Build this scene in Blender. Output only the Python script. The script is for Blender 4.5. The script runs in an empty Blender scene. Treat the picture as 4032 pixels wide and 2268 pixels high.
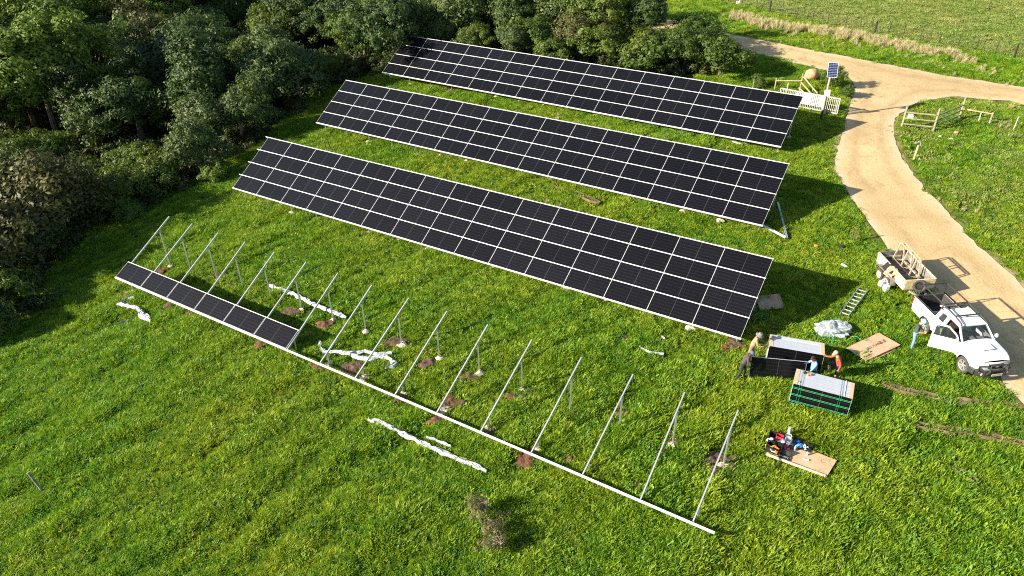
import bpy, bmesh, math, random
import numpy as np
from mathutils import Vector, Matrix, Euler, noise
from mathutils.geometry import tessellate_polygon
rng = np.random.default_rng(7)
random.seed(7)
R = math.radians
scene = bpy.context.scene
C = scene.collection
# ------------------------------------------------------------------ camera, world, sun, exposure
CAMZ = 24.8
cam_d = bpy.data.cameras.new('camera'); cam = bpy.data.objects.new('camera', cam_d); C.objects.link(cam)
cam_d.sensor_fit = 'HORIZONTAL'; cam_d.angle_x = 1.171702; cam_d.clip_start = 0.5; cam_d.clip_end = 3000
_r = Vector((0.999936, -0.006316, -0.009329)); _u = Vector((0.011266, 0.560586, 0.828019)); _f = Vector((0.0, 0.828072, -0.560622))
cam.matrix_world = Matrix(((_r.x, _u.x, -_f.x, 0), (_r.y, _u.y, -_f.y, 0), (_r.z, _u.z, -_f.z, CAMZ), (0, 0, 0, 1)))
scene.camera = cam
SUN_EL, SUN_AZ = R(24.0), R(-163.5)
sdir = Vector((math.cos(SUN_AZ)*math.cos(SUN_EL), math.sin(SUN_AZ)*math.cos(SUN_EL), math.sin(SUN_EL)))
world = bpy.data.worlds.new('World'); scene.world = world; world.use_nodes = True
wn = world.node_tree; bgn = wn.nodes['Background']; sky = wn.nodes.new('ShaderNodeTexSky')
sky.sky_type = 'NISHITA'; sky.sun_disc = False; sky.sun_elevation = SUN_EL; sky.sun_rotation = math.atan2(sdir.x, sdir.y)
wn.links.new(sky.outputs[0], bgn.inputs[0]); bgn.inputs[1].default_value = 0.075
sun_d = bpy.data.lights.new('sun', 'SUN'); sun_d.energy = 5.0; sun_d.angle = R(0.55); sun_d.color = (1.0, 0.90, 0.74)
sun = bpy.data.objects.new('sun', sun_d); C.objects.link(sun); sun.rotation_euler = sdir.to_track_quat('Z', 'Y').to_euler(); sun.location = (-60, -20, 60)
scene.view_settings.view_transform = 'Standard'; scene.view_settings.look = 'None'
scene.view_settings.exposure = 1.45; scene.view_settings.gamma = 1.0; scene.view_settings.use_curve_mapping = False
scene.render.engine = 'CYCLES'
scene.cycles.use_denoising = False; scene.cycles.filter_width = 1.1
scene.cycles.max_bounces = 6; scene.cycles.diffuse_bounces = 2; scene.cycles.glossy_bounces = 2
scene.cycles.transmission_bounces = 4; scene.cycles.transparent_max_bounces = 8
scene.cycles.caustics_reflective = False; scene.cycles.caustics_refractive = False

# ------------------------------------------------------------------ terrain height
_co = np.array([0.94774, 0.15962, -0.54913, -0.02515, 0.56687, -0.3899]); _U = (0.83195, -0.55484); _N = (0.55484, 0.83195)
def _hi(x, hi, k): return np.where(x > hi, hi + k*(1-np.exp(-(np.maximum(x, hi)-hi)/k)), x)
def tz(x, y):
    x = np.asarray(x, float); y = np.asarray(y, float)
    s = x*_U[0]+y*_U[1]; v = x*_N[0]+y*_N[1]
    s2 = _hi(s, -6, 6); lo = np.minimum(s2+50, 0); s2 = np.maximum(s2, -50)
    v2 = _hi(-_hi(-v, -14, 10), 54, 14)
    lo = -40*(1-np.exp(lo/40))
    a = (s2+5)/20; b = (v2-33)/15
    return _co[0]+_co[1]*a+_co[2]*a*a+_co[3]*a**3+_co[4]*b+_co[5]*a*b+lo*.16
def T(x, y): return float(tz(x, y))
def P(x, y, dz=0.0): return Vector((x, y, T(x, y)+dz))

# ------------------------------------------------------------------ materials
def nodes_of(name):
    m = bpy.data.materials.new(name); m.use_nodes = True
    return m, m.node_tree, m.node_tree.nodes['Principled BSDF']
def mat(name, col, rough=.6, metal=0.0, var=.12, scale=6.0, bump=0.0, bscale=30.0, spec=.5, col2=None, alpha=1.0, trans=0.0, coat=0.0):
    m, nt, b = nodes_of(name)
    b.inputs['Roughness'].default_value = rough; b.inputs['Metallic'].default_value = metal
    b.inputs['Specular IOR Level'].default_value = spec
    b.inputs['Coat Weight'].default_value = coat
    b.inputs['Alpha'].default_value = alpha; b.inputs['Transmission Weight'].default_value = trans
    c = (*col, 1)
    tc = nt.nodes.new('ShaderNodeTexCoord'); n = nt.nodes.new('ShaderNodeTexNoise')
    n.inputs['Scale'].default_value = scale; n.inputs['Detail'].default_value = 5
    nt.links.new(tc.outputs['Object'], n.inputs['Vector'])
    mx = nt.nodes.new('ShaderNodeMix'); mx.data_type = 'RGBA'
    a2 = col2 or tuple(max(0, v*(1-2*var)) for v in col)
    mx.inputs[6].default_value = (*a2, 1); mx.inputs[7].default_value = (*[min(1, v*(1+var)) for v in col], 1)
    ramp = nt.nodes.new('ShaderNodeMapRange'); ramp.inputs[1].default_value = .3; ramp.inputs[2].default_value = .7
    nt.links.new(n.outputs['Fac'], ramp.inputs[0]); nt.links.new(ramp.outputs[0], mx.inputs[0])
    nt.links.new(mx.outputs[2], b.inputs['Base Color'])
    if bump:
        n2 = nt.nodes.new('ShaderNodeTexNoise'); n2.inputs['Scale'].default_value = bscale; n2.inputs['Detail'].default_value = 6
        nt.links.new(tc.outputs['Object'], n2.inputs['Vector'])
        bp = nt.nodes.new('ShaderNodeBump'); bp.inputs['Strength'].default_value = bump; bp.inputs['Distance'].default_value = .05
        nt.links.new(n2.outputs['Fac'], bp.inputs['Height']); nt.links.new(bp.outputs[0], b.inputs['Normal'])
    return m
def leaf_mat(name, dark, light, warm, trans=.35, patch=.25, rough=.55):
    """foliage: per-instance, per-leaf (attribute tint) and large world-space variation of the leaf's own colour"""
    m, nt, b = nodes_of(name); L = nt.links
    at = nt.nodes.new('ShaderNodeAttribute'); at.attribute_name = 'tint'
    oi = nt.nodes.new('ShaderNodeObjectInfo'); ge = nt.nodes.new('ShaderNodeNewGeometry')
    nz = nt.nodes.new('ShaderNodeTexNoise'); nz.inputs['Scale'].default_value = patch; nz.inputs['Detail'].default_value = 4
    L.new(ge.outputs['Position'], nz.inputs['Vector'])
    a = nt.nodes.new('ShaderNodeMath'); a.operation = 'MULTIPLY_ADD'; L.new(at.outputs['Fac'], a.inputs[0]); a.inputs[1].default_value = .6
    r2 = nt.nodes.new('ShaderNodeMath'); r2.operation = 'MULTIPLY_ADD'; L.new(oi.outputs['Random'], r2.inputs[0]); r2.inputs[1].default_value = .4; r2.inputs[2].default_value = 0.0
    L.new(r2.outputs[0], a.inputs[2])
    m1 = nt.nodes.new('ShaderNodeMix'); m1.data_type = 'RGBA'; m1.inputs[6].default_value = (*dark, 1); m1.inputs[7].default_value = (*light, 1)
    L.new(a.outputs[0], m1.inputs[0])
    mr = nt.nodes.new('ShaderNodeMapRange'); mr.inputs[1].default_value = .42; mr.inputs[2].default_value = .68; L.new(nz.outputs['Fac'], mr.inputs[0])
    m2 = nt.nodes.new('ShaderNodeMix'); m2.data_type = 'RGBA'; m2.inputs[7].default_value = (*warm, 1); L.new(m1.outputs[2], m2.inputs[6])
    sc_ = nt.nodes.new('ShaderNodeMath'); sc_.operation = 'MULTIPLY'; sc_.inputs[1].default_value = .65; L.new(mr.outputs[0], sc_.inputs[0]); L.new(sc_.outputs[0], m2.inputs[0])
    out = nt.nodes['Material Output']; b.inputs['Roughness'].default_value = rough; b.inputs['Specular IOR Level'].default_value = .35
    L.new(m2.outputs[2], b.inputs['Base Color'])
    tr = nt.nodes.new('ShaderNodeBsdfTranslucent'); L.new(m2.outputs[2], tr.inputs['Color'])
    ms = nt.nodes.new('ShaderNodeMixShader'); ms.inputs[0].default_value = trans
    L.new(b.outputs[0], ms.inputs[1]); L.new(tr.outputs[0], ms.inputs[2]); L.new(ms.outputs[0], out.inputs['Surface'])
    return m

M = {}
M['steel'] = mat('galvanised_steel', (.55, .57, .60), .42, .75, .1, 12)
M['alu'] = mat('aluminium', (.72, .73, .75), .4, .35, .05, 9)
M['alu_white'] = mat('mill_aluminium', (.78, .79, .80), .45, .2, .05, 9)
M['alu_stack'] = mat('shaded_alu_frame', (.54, .57, .61), .4, .35, .06, 30)  # frame aluminium again, darker and bluer: shade under grazing sun put into colour
M['backsheet'] = mat('white_backsheet', (.6, .6, .6), .6)
M['concrete'] = mat('concrete', (.52, .45, .34), .9, 0, .2, 9, .5, 20)
M['soil'] = mat('red_soil', (.13, .050, .022), .95, 0, .3, 5, 1.0, 12, col2=(.045, .022, .012))
M['soil_brown'] = mat('brown_soil', (.10, .056, .033), .95, 0, .3, 5, 1.0, 12, col2=(.035, .021, .014))
M['rut_soil'] = mat('rut_soil', (.17, .115, .068), .95, 0, .3, 1.2, 1.0, 12, col2=(.035, .022, .014))
M['white_paint'] = mat('white_car_paint', (.82, .82, .81), .25, 0, .015, 2, coat=.6)
M['black_paint'] = mat('black_worn_paint', (.012, .012, .012), .45, 0, .3, 14, col2=(.05, .05, .05))
M['rack_paint'] = mat('chipped_black_rack_paint', (.014, .014, .014), .55, 0, .2, 22, col2=(.045, .045, .045))
M['black_plastic'] = mat('black_plastic', (.016, .016, .017), .5, 0, .3, 8, .2)
M['liner'] = mat('bed_liner', (.022, .021, .02), .75, 0, .4, 7, .3, col2=(.05, .045, .04))
M['rubber'] = mat('tyre_rubber', (.028, .026, .024), .85, 0, .3, 10, .4, col2=(.07, .06, .05))
M['alloy'] = mat('alloy_rim', (.55, .54, .52), .4, .6, .2, 14)
M['rim_white'] = mat('white_steel_rim', (.72, .70, .66), .55, 0, .2, 10)
M['rim_black'] = mat('black_steel_rim', (.03, .03, .03), .5, .2)
M['glass_dark'] = mat('windscreen_glass', (.02, .03, .032), .06, 0, .02, 2, spec=.7, alpha=.62)
M['lamp_glass'] = mat('lamp_glass', (.78, .80, .82), .12, .1, .05, 8, spec=.7)
M['amber'] = mat('amber_lens', (.75, .28, .04), .25)
M['redlens'] = mat('red_lens', (.5, .02, .02), .25)
M['mirror'] = mat('mirror_glass', (.55, .62, .7), .05, .95, .02)
M['seat'] = mat('brown_seat_fabric', (.075, .05, .038), .85, 0, .2, 12)
M['interior'] = mat('grey_interior', (.10, .095, .09), .8, 0, .2, 6)
M['plate'] = mat('number_plate', (.75, .70, .48), .5)
M['ink'] = mat('black_ink', (.02, .02, .02), .6)
M['ink_grey'] = mat('grey_vinyl', (.22, .23, .22), .5)
M['ink_blue'] = mat('blue_ink', (.06, .12, .42), .6)
M['ink_brown'] = mat('dark_brown_ink', (.09, .05, .035), .7)
M['cream'] = mat('cream_trailer_paint', (.66, .56, .36), .5, 0, .12, 4, col2=(.45, .37, .24))
M['trailer_in'] = mat('dusty_grey_steel', (.20, .19, .17), .75, .1, .3, 4, .3, col2=(.10, .095, .085))
M['yellow_tape'] = mat('yellow_reflective_tape', (.78, .45, .03), .4)
M['timber_old'] = mat('weathered_timber', (.46, .36, .24), .8, 0, .25, 9, .3)
M['pole'] = mat('treated_pine', (.29, .26, .155), .8, 0, .25, 7, .3)
M['pole_new'] = mat('fresh_pine', (.46, .35, .16), .75, 0, .2, 7, .3)
M['pole_grey'] = mat('grey_weathered_pole', (.20, .20, .17), .85, 0, .3, 7, .3)
M['creosote'] = mat('creosote_post', (.022, .020, .017), .8, 0, .3, 9)
M['cardboard'] = mat('cardboard', (.50, .33, .20), .85, 0, .07, 3)
M['jerry'] = mat('white_hdpe', (.80, .82, .80), .4, 0, .04, 5)
M['film'] = mat('white_plastic_film', (.42, .45, .47), .3, 0, .25, 14, .7, 22, alpha=.88)
M['film_clear'] = mat('clear_plastic_film', (.50, .56, .58), .2, 0, .2, 7, .8, 10, alpha=.72)
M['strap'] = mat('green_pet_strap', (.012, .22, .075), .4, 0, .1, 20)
M['strap_bright'] = mat('light_green_strap', (.055, .46, .18), .4)  # second, brighter green for some of the straps
M['gate_grey'] = mat('galvanised_gate', (.56, .56, .52), .5, .3, .1, 9)
M['gate_white'] = mat('white_corrugated_sheet', (.82, .82, .80), .45, 0, .05, 5)
M['boulder'] = mat('sandstone', (.52, .31, .17), .9, 0, .2, 2.5, .6, 6, col2=(.36, .17, .08))
M['wire'] = mat('fence_wire', (.18, .17, .15), .5, .6)
M['red'] = mat('red_plastic', (.55, .03, .05), .4); M['pink'] = mat('pink_red_tub', (.62, .05, .13), .4)
M['yellow'] = mat('yellow_power_tool', (.80, .40, .02), .4); M['orange'] = mat('orange_plastic', (.8, .16, .02), .45)
M['blue'] = mat('blue_bag', (.01, .07, .45), .45); M['lblue'] = mat('light_blue_cloth', (.03, .28, .75), .6)
M['white_misc'] = mat('white_plastic', (.78, .78, .76), .5); M['grey_misc'] = mat('grey_metal_bits', (.42, .42, .44), .5, .4)
M['bark'] = mat('bark', (.15, .115, .08), .9, 0, .3, 4, .5); M['bark_pale'] = mat('pale_bark', (.34, .26, .18), .9, 0, .3, 4, .5)
M['branch'] = mat('bleached_branch', (.40, .33, .25), .9, 0, .3, 6)
M['skin_dark'] = mat('dark_skin', (.085, .042, .026), .55); M['skin_light'] = mat('light_skin', (.52, .29, .20), .55)
def cloth(n, c): M[n] = mat(n, c, .9, 0, .15, 18, .3, 40)
cloth('beige_cloth', (.34, .235, .13)); cloth('charcoal_cloth', (.060, .052, .050)); cloth('black_cloth', (.022, .021, .021)); cloth('blue_cloth', (.16, .36, .62))
cloth('red_cloth', (.52, .08, .045)); cloth('navy_cloth', (.016, .02, .055)); cloth('teal_cloth', (.045, .065, .072)); cloth('denim', (.15, .26, .45))
cloth('grey_cap', (.17, .17, .17)); cloth('blue_cap', (.08, .12, .22)); cloth('khaki_cap', (.46, .37, .22)); cloth('aqua_hat', (.28, .46, .48)); cloth('shoe', (.05, .038, .03)); cloth('hair', (.012, .010, .009)); cloth('white_cloth', (.7, .68, .66)); cloth('brown_tarp', (.40, .26, .17)); cloth('black_tarp', (.014, .014, .016)); cloth('red_scarf', (.6, .1, .07))
# solar glass: dark cells with printed grid
def pv_mat(name, nx, ny, w, h, line=(.022, .023, .028), cell=(.0028, .0029, .0046), wide=.010, split=True, rough=.42):
    m, nt, b = nodes_of(name); L = nt.links
    tc = nt.nodes.new('ShaderNodeTexCoord'); sp = nt.nodes.new('ShaderNodeSeparateXYZ'); L.new(tc.outputs['Object'], sp.inputs[0])
    def M2(op, a, bb=None, cc=None):
        n = nt.nodes.new('ShaderNodeMath'); n.operation = op
        for i, v in enumerate((a, bb, cc)):
            if v is None: continue
            if isinstance(v, (int, float)): n.inputs[i].default_value = v
            else: L.new(v, n.inputs[i])
        return n.outputs[0]
    def gl(axis, pitch, wd):   # 1 on the gap lines
        t = M2('FRACT', M2('DIVIDE', axis, pitch)); d = M2('ABSOLUTE', M2('SUBTRACT', t, .5))
        return M2('GREATER_THAN', d, .5 - wd/pitch/2)
    gx = gl(sp.outputs[0], w/nx, wide*.7); gy = gl(sp.outputs[1], h/ny, wide)
    g = M2('MAXIMUM', M2('MULTIPLY', gx, .45), gy)
    if split:
        cx = M2('LESS_THAN', M2('ABSOLUTE', M2('SUBTRACT', sp.outputs[0], w/2)), .011); g = M2('MAXIMUM', g, M2('MULTIPLY', cx, 2.0))
    oi = nt.nodes.new('ShaderNodeObjectInfo')
    mx = nt.nodes.new('ShaderNodeMix'); mx.data_type = 'RGBA'; mx.clamp_factor = False; mx.inputs[6].default_value = (*cell, 1); mx.inputs[7].default_value = (*line, 1); L.new(g, mx.inputs[0])
    hs = nt.nodes.new('ShaderNodeHueSaturation'); L.new(mx.outputs[2], hs.inputs['Color']); L.new(M2('MULTIPLY_ADD', oi.outputs['Random'], .5, .75), hs.inputs['Value'])
    L.new(hs.outputs[0], b.inputs['Base Color'])
    nz = nt.nodes.new('ShaderNodeTexNoise'); nz.inputs['Scale'].default_value = 7; L.new(tc.outputs['Object'], nz.inputs['Vector'])
    L.new(M2('MULTIPLY_ADD', nz.outputs['Fac'], .25, rough-.12), b.inputs['Roughness'])
    b.inputs['Specular IOR Level'].default_value = .15; b.inputs['Coat Weight'].default_value = .05; b.inputs['Coat Roughness'].default_value = .12
    return m

# ------------------------------------------------------------------ mesh builder and tagging
ROOT = {}
def tag(o, label=None, cat=None, group=None, kind=None):
    if label: o['label'] = label
    if cat: o['category'] = cat
    if group: o['group'] = group
    if kind: o['kind'] = kind
    return o
def empty(name, loc, rot=None, label=None, cat=None, group=None, mtx=None):
    o = bpy.data.objects.new(name, None); C.objects.link(o); o.empty_display_size = .2
    m = mtx if mtx is not None else (Matrix.Translation(Vector(loc)) @ (rot.to_matrix().to_4x4() if rot is not None else Matrix()))
    o.matrix_world = m; ROOT[o.name] = m.copy(); tag(o, label, cat, group); return o
def npmesh(name, v, f, mats, attr=None, smooth=False):
    """v (n,3), f (m,k) numpy -> mesh"""
    me = bpy.data.meshes.new(name); v = np.asarray(v, np.float32); f = np.asarray(f, np.int32); m, k = f.shape
    me.vertices.add(len(v)); me.vertices.foreach_set('co', v.ravel())
    me.loops.add(m*k); me.loops.foreach_set('vertex_index', f.ravel())
    me.polygons.add(m); me.polygons.foreach_set('loop_start', np.arange(0, m*k, k, dtype=np.int32))
    if smooth: me.polygons.foreach_set('use_smooth', np.ones(m, bool))
    for a in mats: me.materials.append(a)
    me.update(calc_edges=True)
    for n, vals in (attr or {}).items():
        a = me.attributes.new(n, 'FLOAT', 'POINT'); a.data.foreach_set('value', np.asarray(vals, np.float32))
    return me
class MB:
    def __init__(s): s.v = []; s.f = []; s.m = []; s.M = None
    def add(s, vs, fs, m=0):
        o = len(s.v); s.v += [Vector(q) for q in vs]; s.f += [tuple(i+o for i in f) for f in fs]; s.m += [m]*len(fs); return s
    def box(s, c, d, rot=None, m=0):
        hx, hy, hz = d[0]/2, d[1]/2, d[2]/2
        vs = [Vector((x*hx, y*hy, z*hz)) for x in (-1, 1) for y in (-1, 1) for z in (-1, 1)]
        if rot is not None: vs = [rot @ q for q in vs]
        c = Vector(c); vs = [q+c for q in vs]
        return s.add(vs, [(0, 1, 3, 2), (4, 6, 7, 5), (0, 4, 5, 1), (2, 3, 7, 6), (0, 2, 6, 4), (1, 5, 7, 3)], m)
    def beam(s, a, b, w, h, up=(0, 0, 1), m=0):
        a = Vector(a); b = Vector(b); d = (b-a); L = d.length; d.normalize(); u = Vector(up); sd = d.cross(u)
        if sd.length < 1e-4: sd = d.cross(Vector((1, 0, 0)))
        sd.normalize(); u = sd.cross(d)
        return s.box((a+b)/2, (L, w, h), Matrix((d, sd, u)).transposed(), m)
    def tube(s, pts, r, n=8, m=0, caps=True):
        pts = [Vector(p) for p in pts]; k = len(pts); rs = r if isinstance(r, (list, tuple)) else [r]*k
        vs = []; prev = None
        for i, p in enumerate(pts):
            d = (pts[min(i+1, k-1)]-pts[max(i-1, 0)]).normalized()
            x = prev - d*prev.dot(d) if prev is not None else (Vector((0, 0, 1)).cross(d) if abs(d.z) < .95 else Vector((1, 0, 0)).cross(d))
            if x.length < 1e-5: x = Vector((1, 0, 0)).cross(d)
            x.normalize(); prev = x; y = d.cross(x)
            vs += [p + x*(math.cos(2*math.pi*j/n)*rs[i]) + y*(math.sin(2*math.pi*j/n)*rs[i]) for j in range(n)]
        fs = [(i*n+j, i*n+(j+1) % n, (i+1)*n+(j+1) % n, (i+1)*n+j) for i in range(k-1) for j in range(n)]
        if caps: fs += [tuple(range(n))[::-1], tuple(range((k-1)*n, k*n))]
        return s.add(vs, fs, m)
    def lathe(s, prof, n=16, mt=None, m=0):
        mt = mt or Matrix(); vs = [mt @ Vector((r*math.cos(2*math.pi*j/n), r*math.sin(2*math.pi*j/n), z)) for r, z in prof for j in range(n)]
        k = len(prof)
        return s.add(vs, [(i*n+j, i*n+(j+1) % n, (i+1)*n+(j+1) % n, (i+1)*n+j) for i in range(k-1) for j in range(n)], m)
    def poly(s, vs, m=0): return s.add(vs, [tuple(range(len(vs)))], m)
    def slab(s, pts, t, m=0):  # pts: coplanar loop, extruded along its normal by -t
        pts = [Vector(p) for p in pts]; n = (pts[1]-pts[0]).cross(pts[2]-pts[0]).normalized(); k = len(pts)
        return s.add(pts+[p-n*t for p in pts], [tuple(range(k)), tuple(range(2*k-1, k-1, -1))]+[(i, i+k, (i+1) % k+k, (i+1) % k) for i in range(k)], m)
    def grid(s, fn, us, vs_, m=0, drop=None):
        nu, nv = len(us), len(vs_); pts = [Vector(fn(u, v)) for u in us for v in vs_]
        fs = [(i*nv+j, (i+1)*nv+j, (i+1)*nv+j+1, i*nv+j+1) for i in range(nu-1) for j in range(nv-1) if not (drop and drop((us[i]+us[i+1])/2, (vs_[j]+vs_[j+1])/2))]
        return s.add(pts, fs, m)
    def sphere(s, c, r, n=10, k=7, m=0, sc=(1, 1, 1)):
        c = Vector(c); vs = []
        for i in range(k+1):
            t = math.pi*i/k
            for j in range(n): vs.append(c+Vector((r*sc[0]*math.sin(t)*math.cos(2*math.pi*j/n), r*sc[1]*math.sin(t)*math.sin(2*math.pi*j/n), r*sc[2]*math.cos(t))))
        return s.add(vs, [(i*n+j, (i+1)*n+j, (i+1)*n+(j+1) % n, i*n+(j+1) % n) for i in range(k) for j in range(n)], m)
    def lump(s, c, r, hgt, n=14, k=5, seed=0, m=0, conform=True, rough=.35):
        """irregular heap on the ground; c=(x,y) world"""
        vs = []
        for i in range(k+1):
            t = i/k
            for j in range(n):
                a = 2*math.pi*j/n; q = 1+rough*noise.noise(Vector((math.cos(a)*1.3+seed*3.1, math.sin(a)*1.3, 0)))*2
                x = c[0]+r[0]*t*q*math.cos(a); y = c[1]+r[1]*t*q*math.sin(a)
                z = hgt*(1-t*t)*(.75+.9*noise.noise(Vector((x*4, y*4, seed))))+(-.03 if i == k else .01)
                vs.append((x, y, T(x, y)+z))
        return s.add(vs, [(i*n+j, (i+1)*n+j, (i+1)*n+(j+1) % n, i*n+(j+1) % n) for i in range(k) for j in range(n)], m)
    def mesh(s, name, mats, inv=None, smooth=False, bevel=0):
        me = bpy.data.meshes.new(name); vs = [(inv @ q) for q in s.v] if inv is not None else s.v
        me.from_pydata([tuple(q) for q in vs], [], s.f)
        for a in (mats if isinstance(mats, (list, tuple)) else [mats]): me.materials.append(a)
        me.polygons.foreach_set('material_index', s.m)
        if bevel:
            bm = bmesh.new(); bm.from_mesh(me); bmesh.ops.remove_doubles(bm, verts=bm.verts, dist=1e-5)
            bmesh.ops.bevel(bm, geom=[e for e in bm.edges if len(e.link_faces) == 2 and e.calc_face_angle(0) > .6], offset=bevel, segments=2, profile=.6, affect='EDGES'); bm.to_mesh(me); bm.free()
        if smooth: me.polygons.foreach_set('use_smooth', [True]*len(me.polygons))
        me.update(); return me
    def build(s, name, mats, parent=None, world=False, smooth=False, bevel=0, mtx=None):
        inv = ROOT[parent.name].inverted() if (parent is not None and world) else None
        o = bpy.data.objects.new(name, s.mesh(name, mats, inv, smooth, bevel)); C.objects.link(o)
        if parent is not None: o.parent = parent
        if mtx is not None: o.matrix_local = mtx
        if parent is not None: ROOT[o.name] = ROOT[parent.name] @ (mtx if mtx is not None else Matrix())
        else: ROOT[o.name] = mtx.copy() if mtx is not None else Matrix()
        return o
def link(name, me, parent=None, mtx=None):
    o = bpy.data.objects.new(name, me); C.objects.link(o)
    if parent is not None: o.parent = parent
    if mtx is not None: o.matrix_local = mtx
    ROOT[o.name] = (ROOT[parent.name] if parent is not None else Matrix()) @ (mtx if mtx is not None else Matrix())
    return o
def copy_tree(o, parent=None):
    c = o.copy(); C.objects.link(c); c.parent = parent
    for ch in o.children: copy_tree(ch, c)
    return c
def text_mesh(txt, size, spacing=1.0):
    cu = bpy.data.curves.new('t', 'FONT'); cu.body = txt; cu.size = size; cu.align_x = 'CENTER'; cu.align_y = 'CENTER'; cu.space_character = spacing; cu.extrude = .0015
    o = bpy.data.objects.new('t', cu); C.objects.link(o); dg = bpy.context.evaluated_depsgraph_get()
    me = bpy.data.meshes.new_from_object(o.evaluated_get(dg)); bpy.data.objects.remove(o); bpy.data.curves.remove(cu); return me
def inpoly(x, y, poly):
    x = np.asarray(x); y = np.asarray(y); ins = np.zeros(x.shape, bool); n = len(poly)
    for i in range(n):
        x1, y1 = poly[i]; x2, y2 = poly[(i+1) % n]
        if y1 == y2: continue
        ins ^= ((y1 > y) != (y2 > y)) & (x < (x2-x1)*(y-y1)/(y2-y1)+x1)
    return ins
def dpoly(x, y, pl, closed=False):
    d = np.full(np.shape(x), 1e9); k = len(pl)
    for i in range(k if closed else k-1):
        a = pl[i]; b = pl[(i+1) % k]; dx, dy = b[0]-a[0], b[1]-a[1]; L2 = dx*dx+dy*dy+1e-9
        t = np.clip(((x-a[0])*dx+(y-a[1])*dy)/L2, 0, 1); d = np.minimum(d, np.hypot(x-a[0]-t*dx, y-a[1]-t*dy))
    return d
# ------------------------------------------------------------------ ground
NORTH = [(10,92),(15,86.5),(18.84,82.51),(20.40,80.16),(21.63,78.64),(23.30,76.86),(25.13,75.44),(26.61,73.99),(28.28,72.48),(30.30,71.05),(32.01,69.67),(33.56,68.40),(35.56,67.14),(37.41,65.70),(39.14,64.94),(41.06,63.93),(43.09,62.68),(48,59.5),(56,55),(66,50)]
RIGHT = [(64,45),(54,49.5),(47,54),(43,57.2),(40.98,58.85),(40.36,59.81),(38.94,59.94),(37.30,60.52),(36.09,60.69),(34.62,60.28),(33.4,59.75),(32.42,59.20),(31.57,58.45),(30.44,57.28),(29.63,56.30),(28.83,54.81),(28.28,53.26),(27.84,51.79),(27.52,50.26),(27.28,48.92),(27.05,45),(27.13,40.26),(27.09,38.28),(27.26,37.28),(27.42,36.21),(27.48,34.10),(27.7,30),(28.4,25),(29.8,20),(32,14)]
LEFT = [(26.5,13),(25.2,17),(24,21),(22.95,24.5),(22.63,26.0),(22.70,27.13),(22.46,31.56),(22.28,35.66),(21.83,37.90),(21.97,39.46),(21.81,40.60),(21.90,42.18),(21.92,44.71),(22.06,46.51),(22.19,48.17),(22.5,49.3),(23.07,50.42),(23.79,51.92),(24.52,53.37),(24.94,54.26),(25.92,56.38),(26.49,57.64),(27.30,59.40),(28.16,61.26),(28.73,62.40),(29.13,63.74),(29.26,64.79),(28.98,65.79),(27.95,66.85),(26.23,68.47),(24.28,70.54),(22.22,72.61),(20.59,74.16),(18.2,76.6),(15,80.2),(11,84.5),(6,90)]
def densify(pl, step=.45, amp=.10, f=1.1):
    out = []
    for a, b in zip(pl, pl[1:]):
        L = math.hypot(b[0]-a[0], b[1]-a[1]); k = max(1, int(L/step))
        for i in range(k):
            t = i/k; x = a[0]+(b[0]-a[0])*t; y = a[1]+(b[1]-a[1])*t; q = Vector((x*f, y*f, 0))
            out.append((x+amp*2*noise.noise(q), y+amp*2*noise.noise(q+Vector((9, 4, 2)))))
    return out+[pl[-1]]
ROAD = densify(NORTH)+densify(RIGHT)+densify(LEFT)
FOREST = [(-120,20),(-60,22),(-34,30),(-30.6,35.2),(-29.8,38.4),(-30,42.8),(-30.8,49.5),(-28.9,51.4),(-25.6,52.6),(-23.2,56),(-21.8,60.3),(-20.6,64),(-18.9,69.2),(-17,73),(-12.5,73.6),(-8,72),(-1,69.3),(6,68.4),(12,66.4),(17.5,64.4),(20.4,65.2),(19.2,68.5),(16.5,72.5),(17,75.5),(13,80.5),(8,86),(4,91),(6,100),(14,110),(20,160),(-120,200)]
CARD = [(16.25,29.43),(18.28,30.51),(18.95,29.54),(16.87,28.46)]
CARD2 = [(13.0,33.95),(14.38,34.07),(14.35,32.7),(12.9,32.65)]
TOOLB = [(10.54,22.80),(12.65,21.50),(13.36,22.36),(11.23,23.82)]
RUTS = [[(17.0,26.95),(17.6,26.62),(18.39,26.24),(19.43,25.85),(20.51,25.59),(21.94,25.34),(22.7,25.2)],[(16.6,24.95),(17.2,24.55),(18.0,24.18),(18.57,23.98),(19.63,23.79),(20.81,23.41),(21.8,23.0)],[(17.95,21.95),(18.28,21.46),(18.65,21.08)]]
PATCHES = [[(2.88,48.09),(3.86,46.92),(4.53,46.24),(5.82,44.94)],[(14.9,50.8),(16.2,50.2)]]
DRYP = [[(1.04,46.30),(1.67,46.03),(2.59,45.40),(3.3,45.0)],[(3.90,59.21),(5.66,57.77),(6.58,57.34)],[(11.57,54.26),(13.56,53.15),(15.15,52.15)]]
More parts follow.
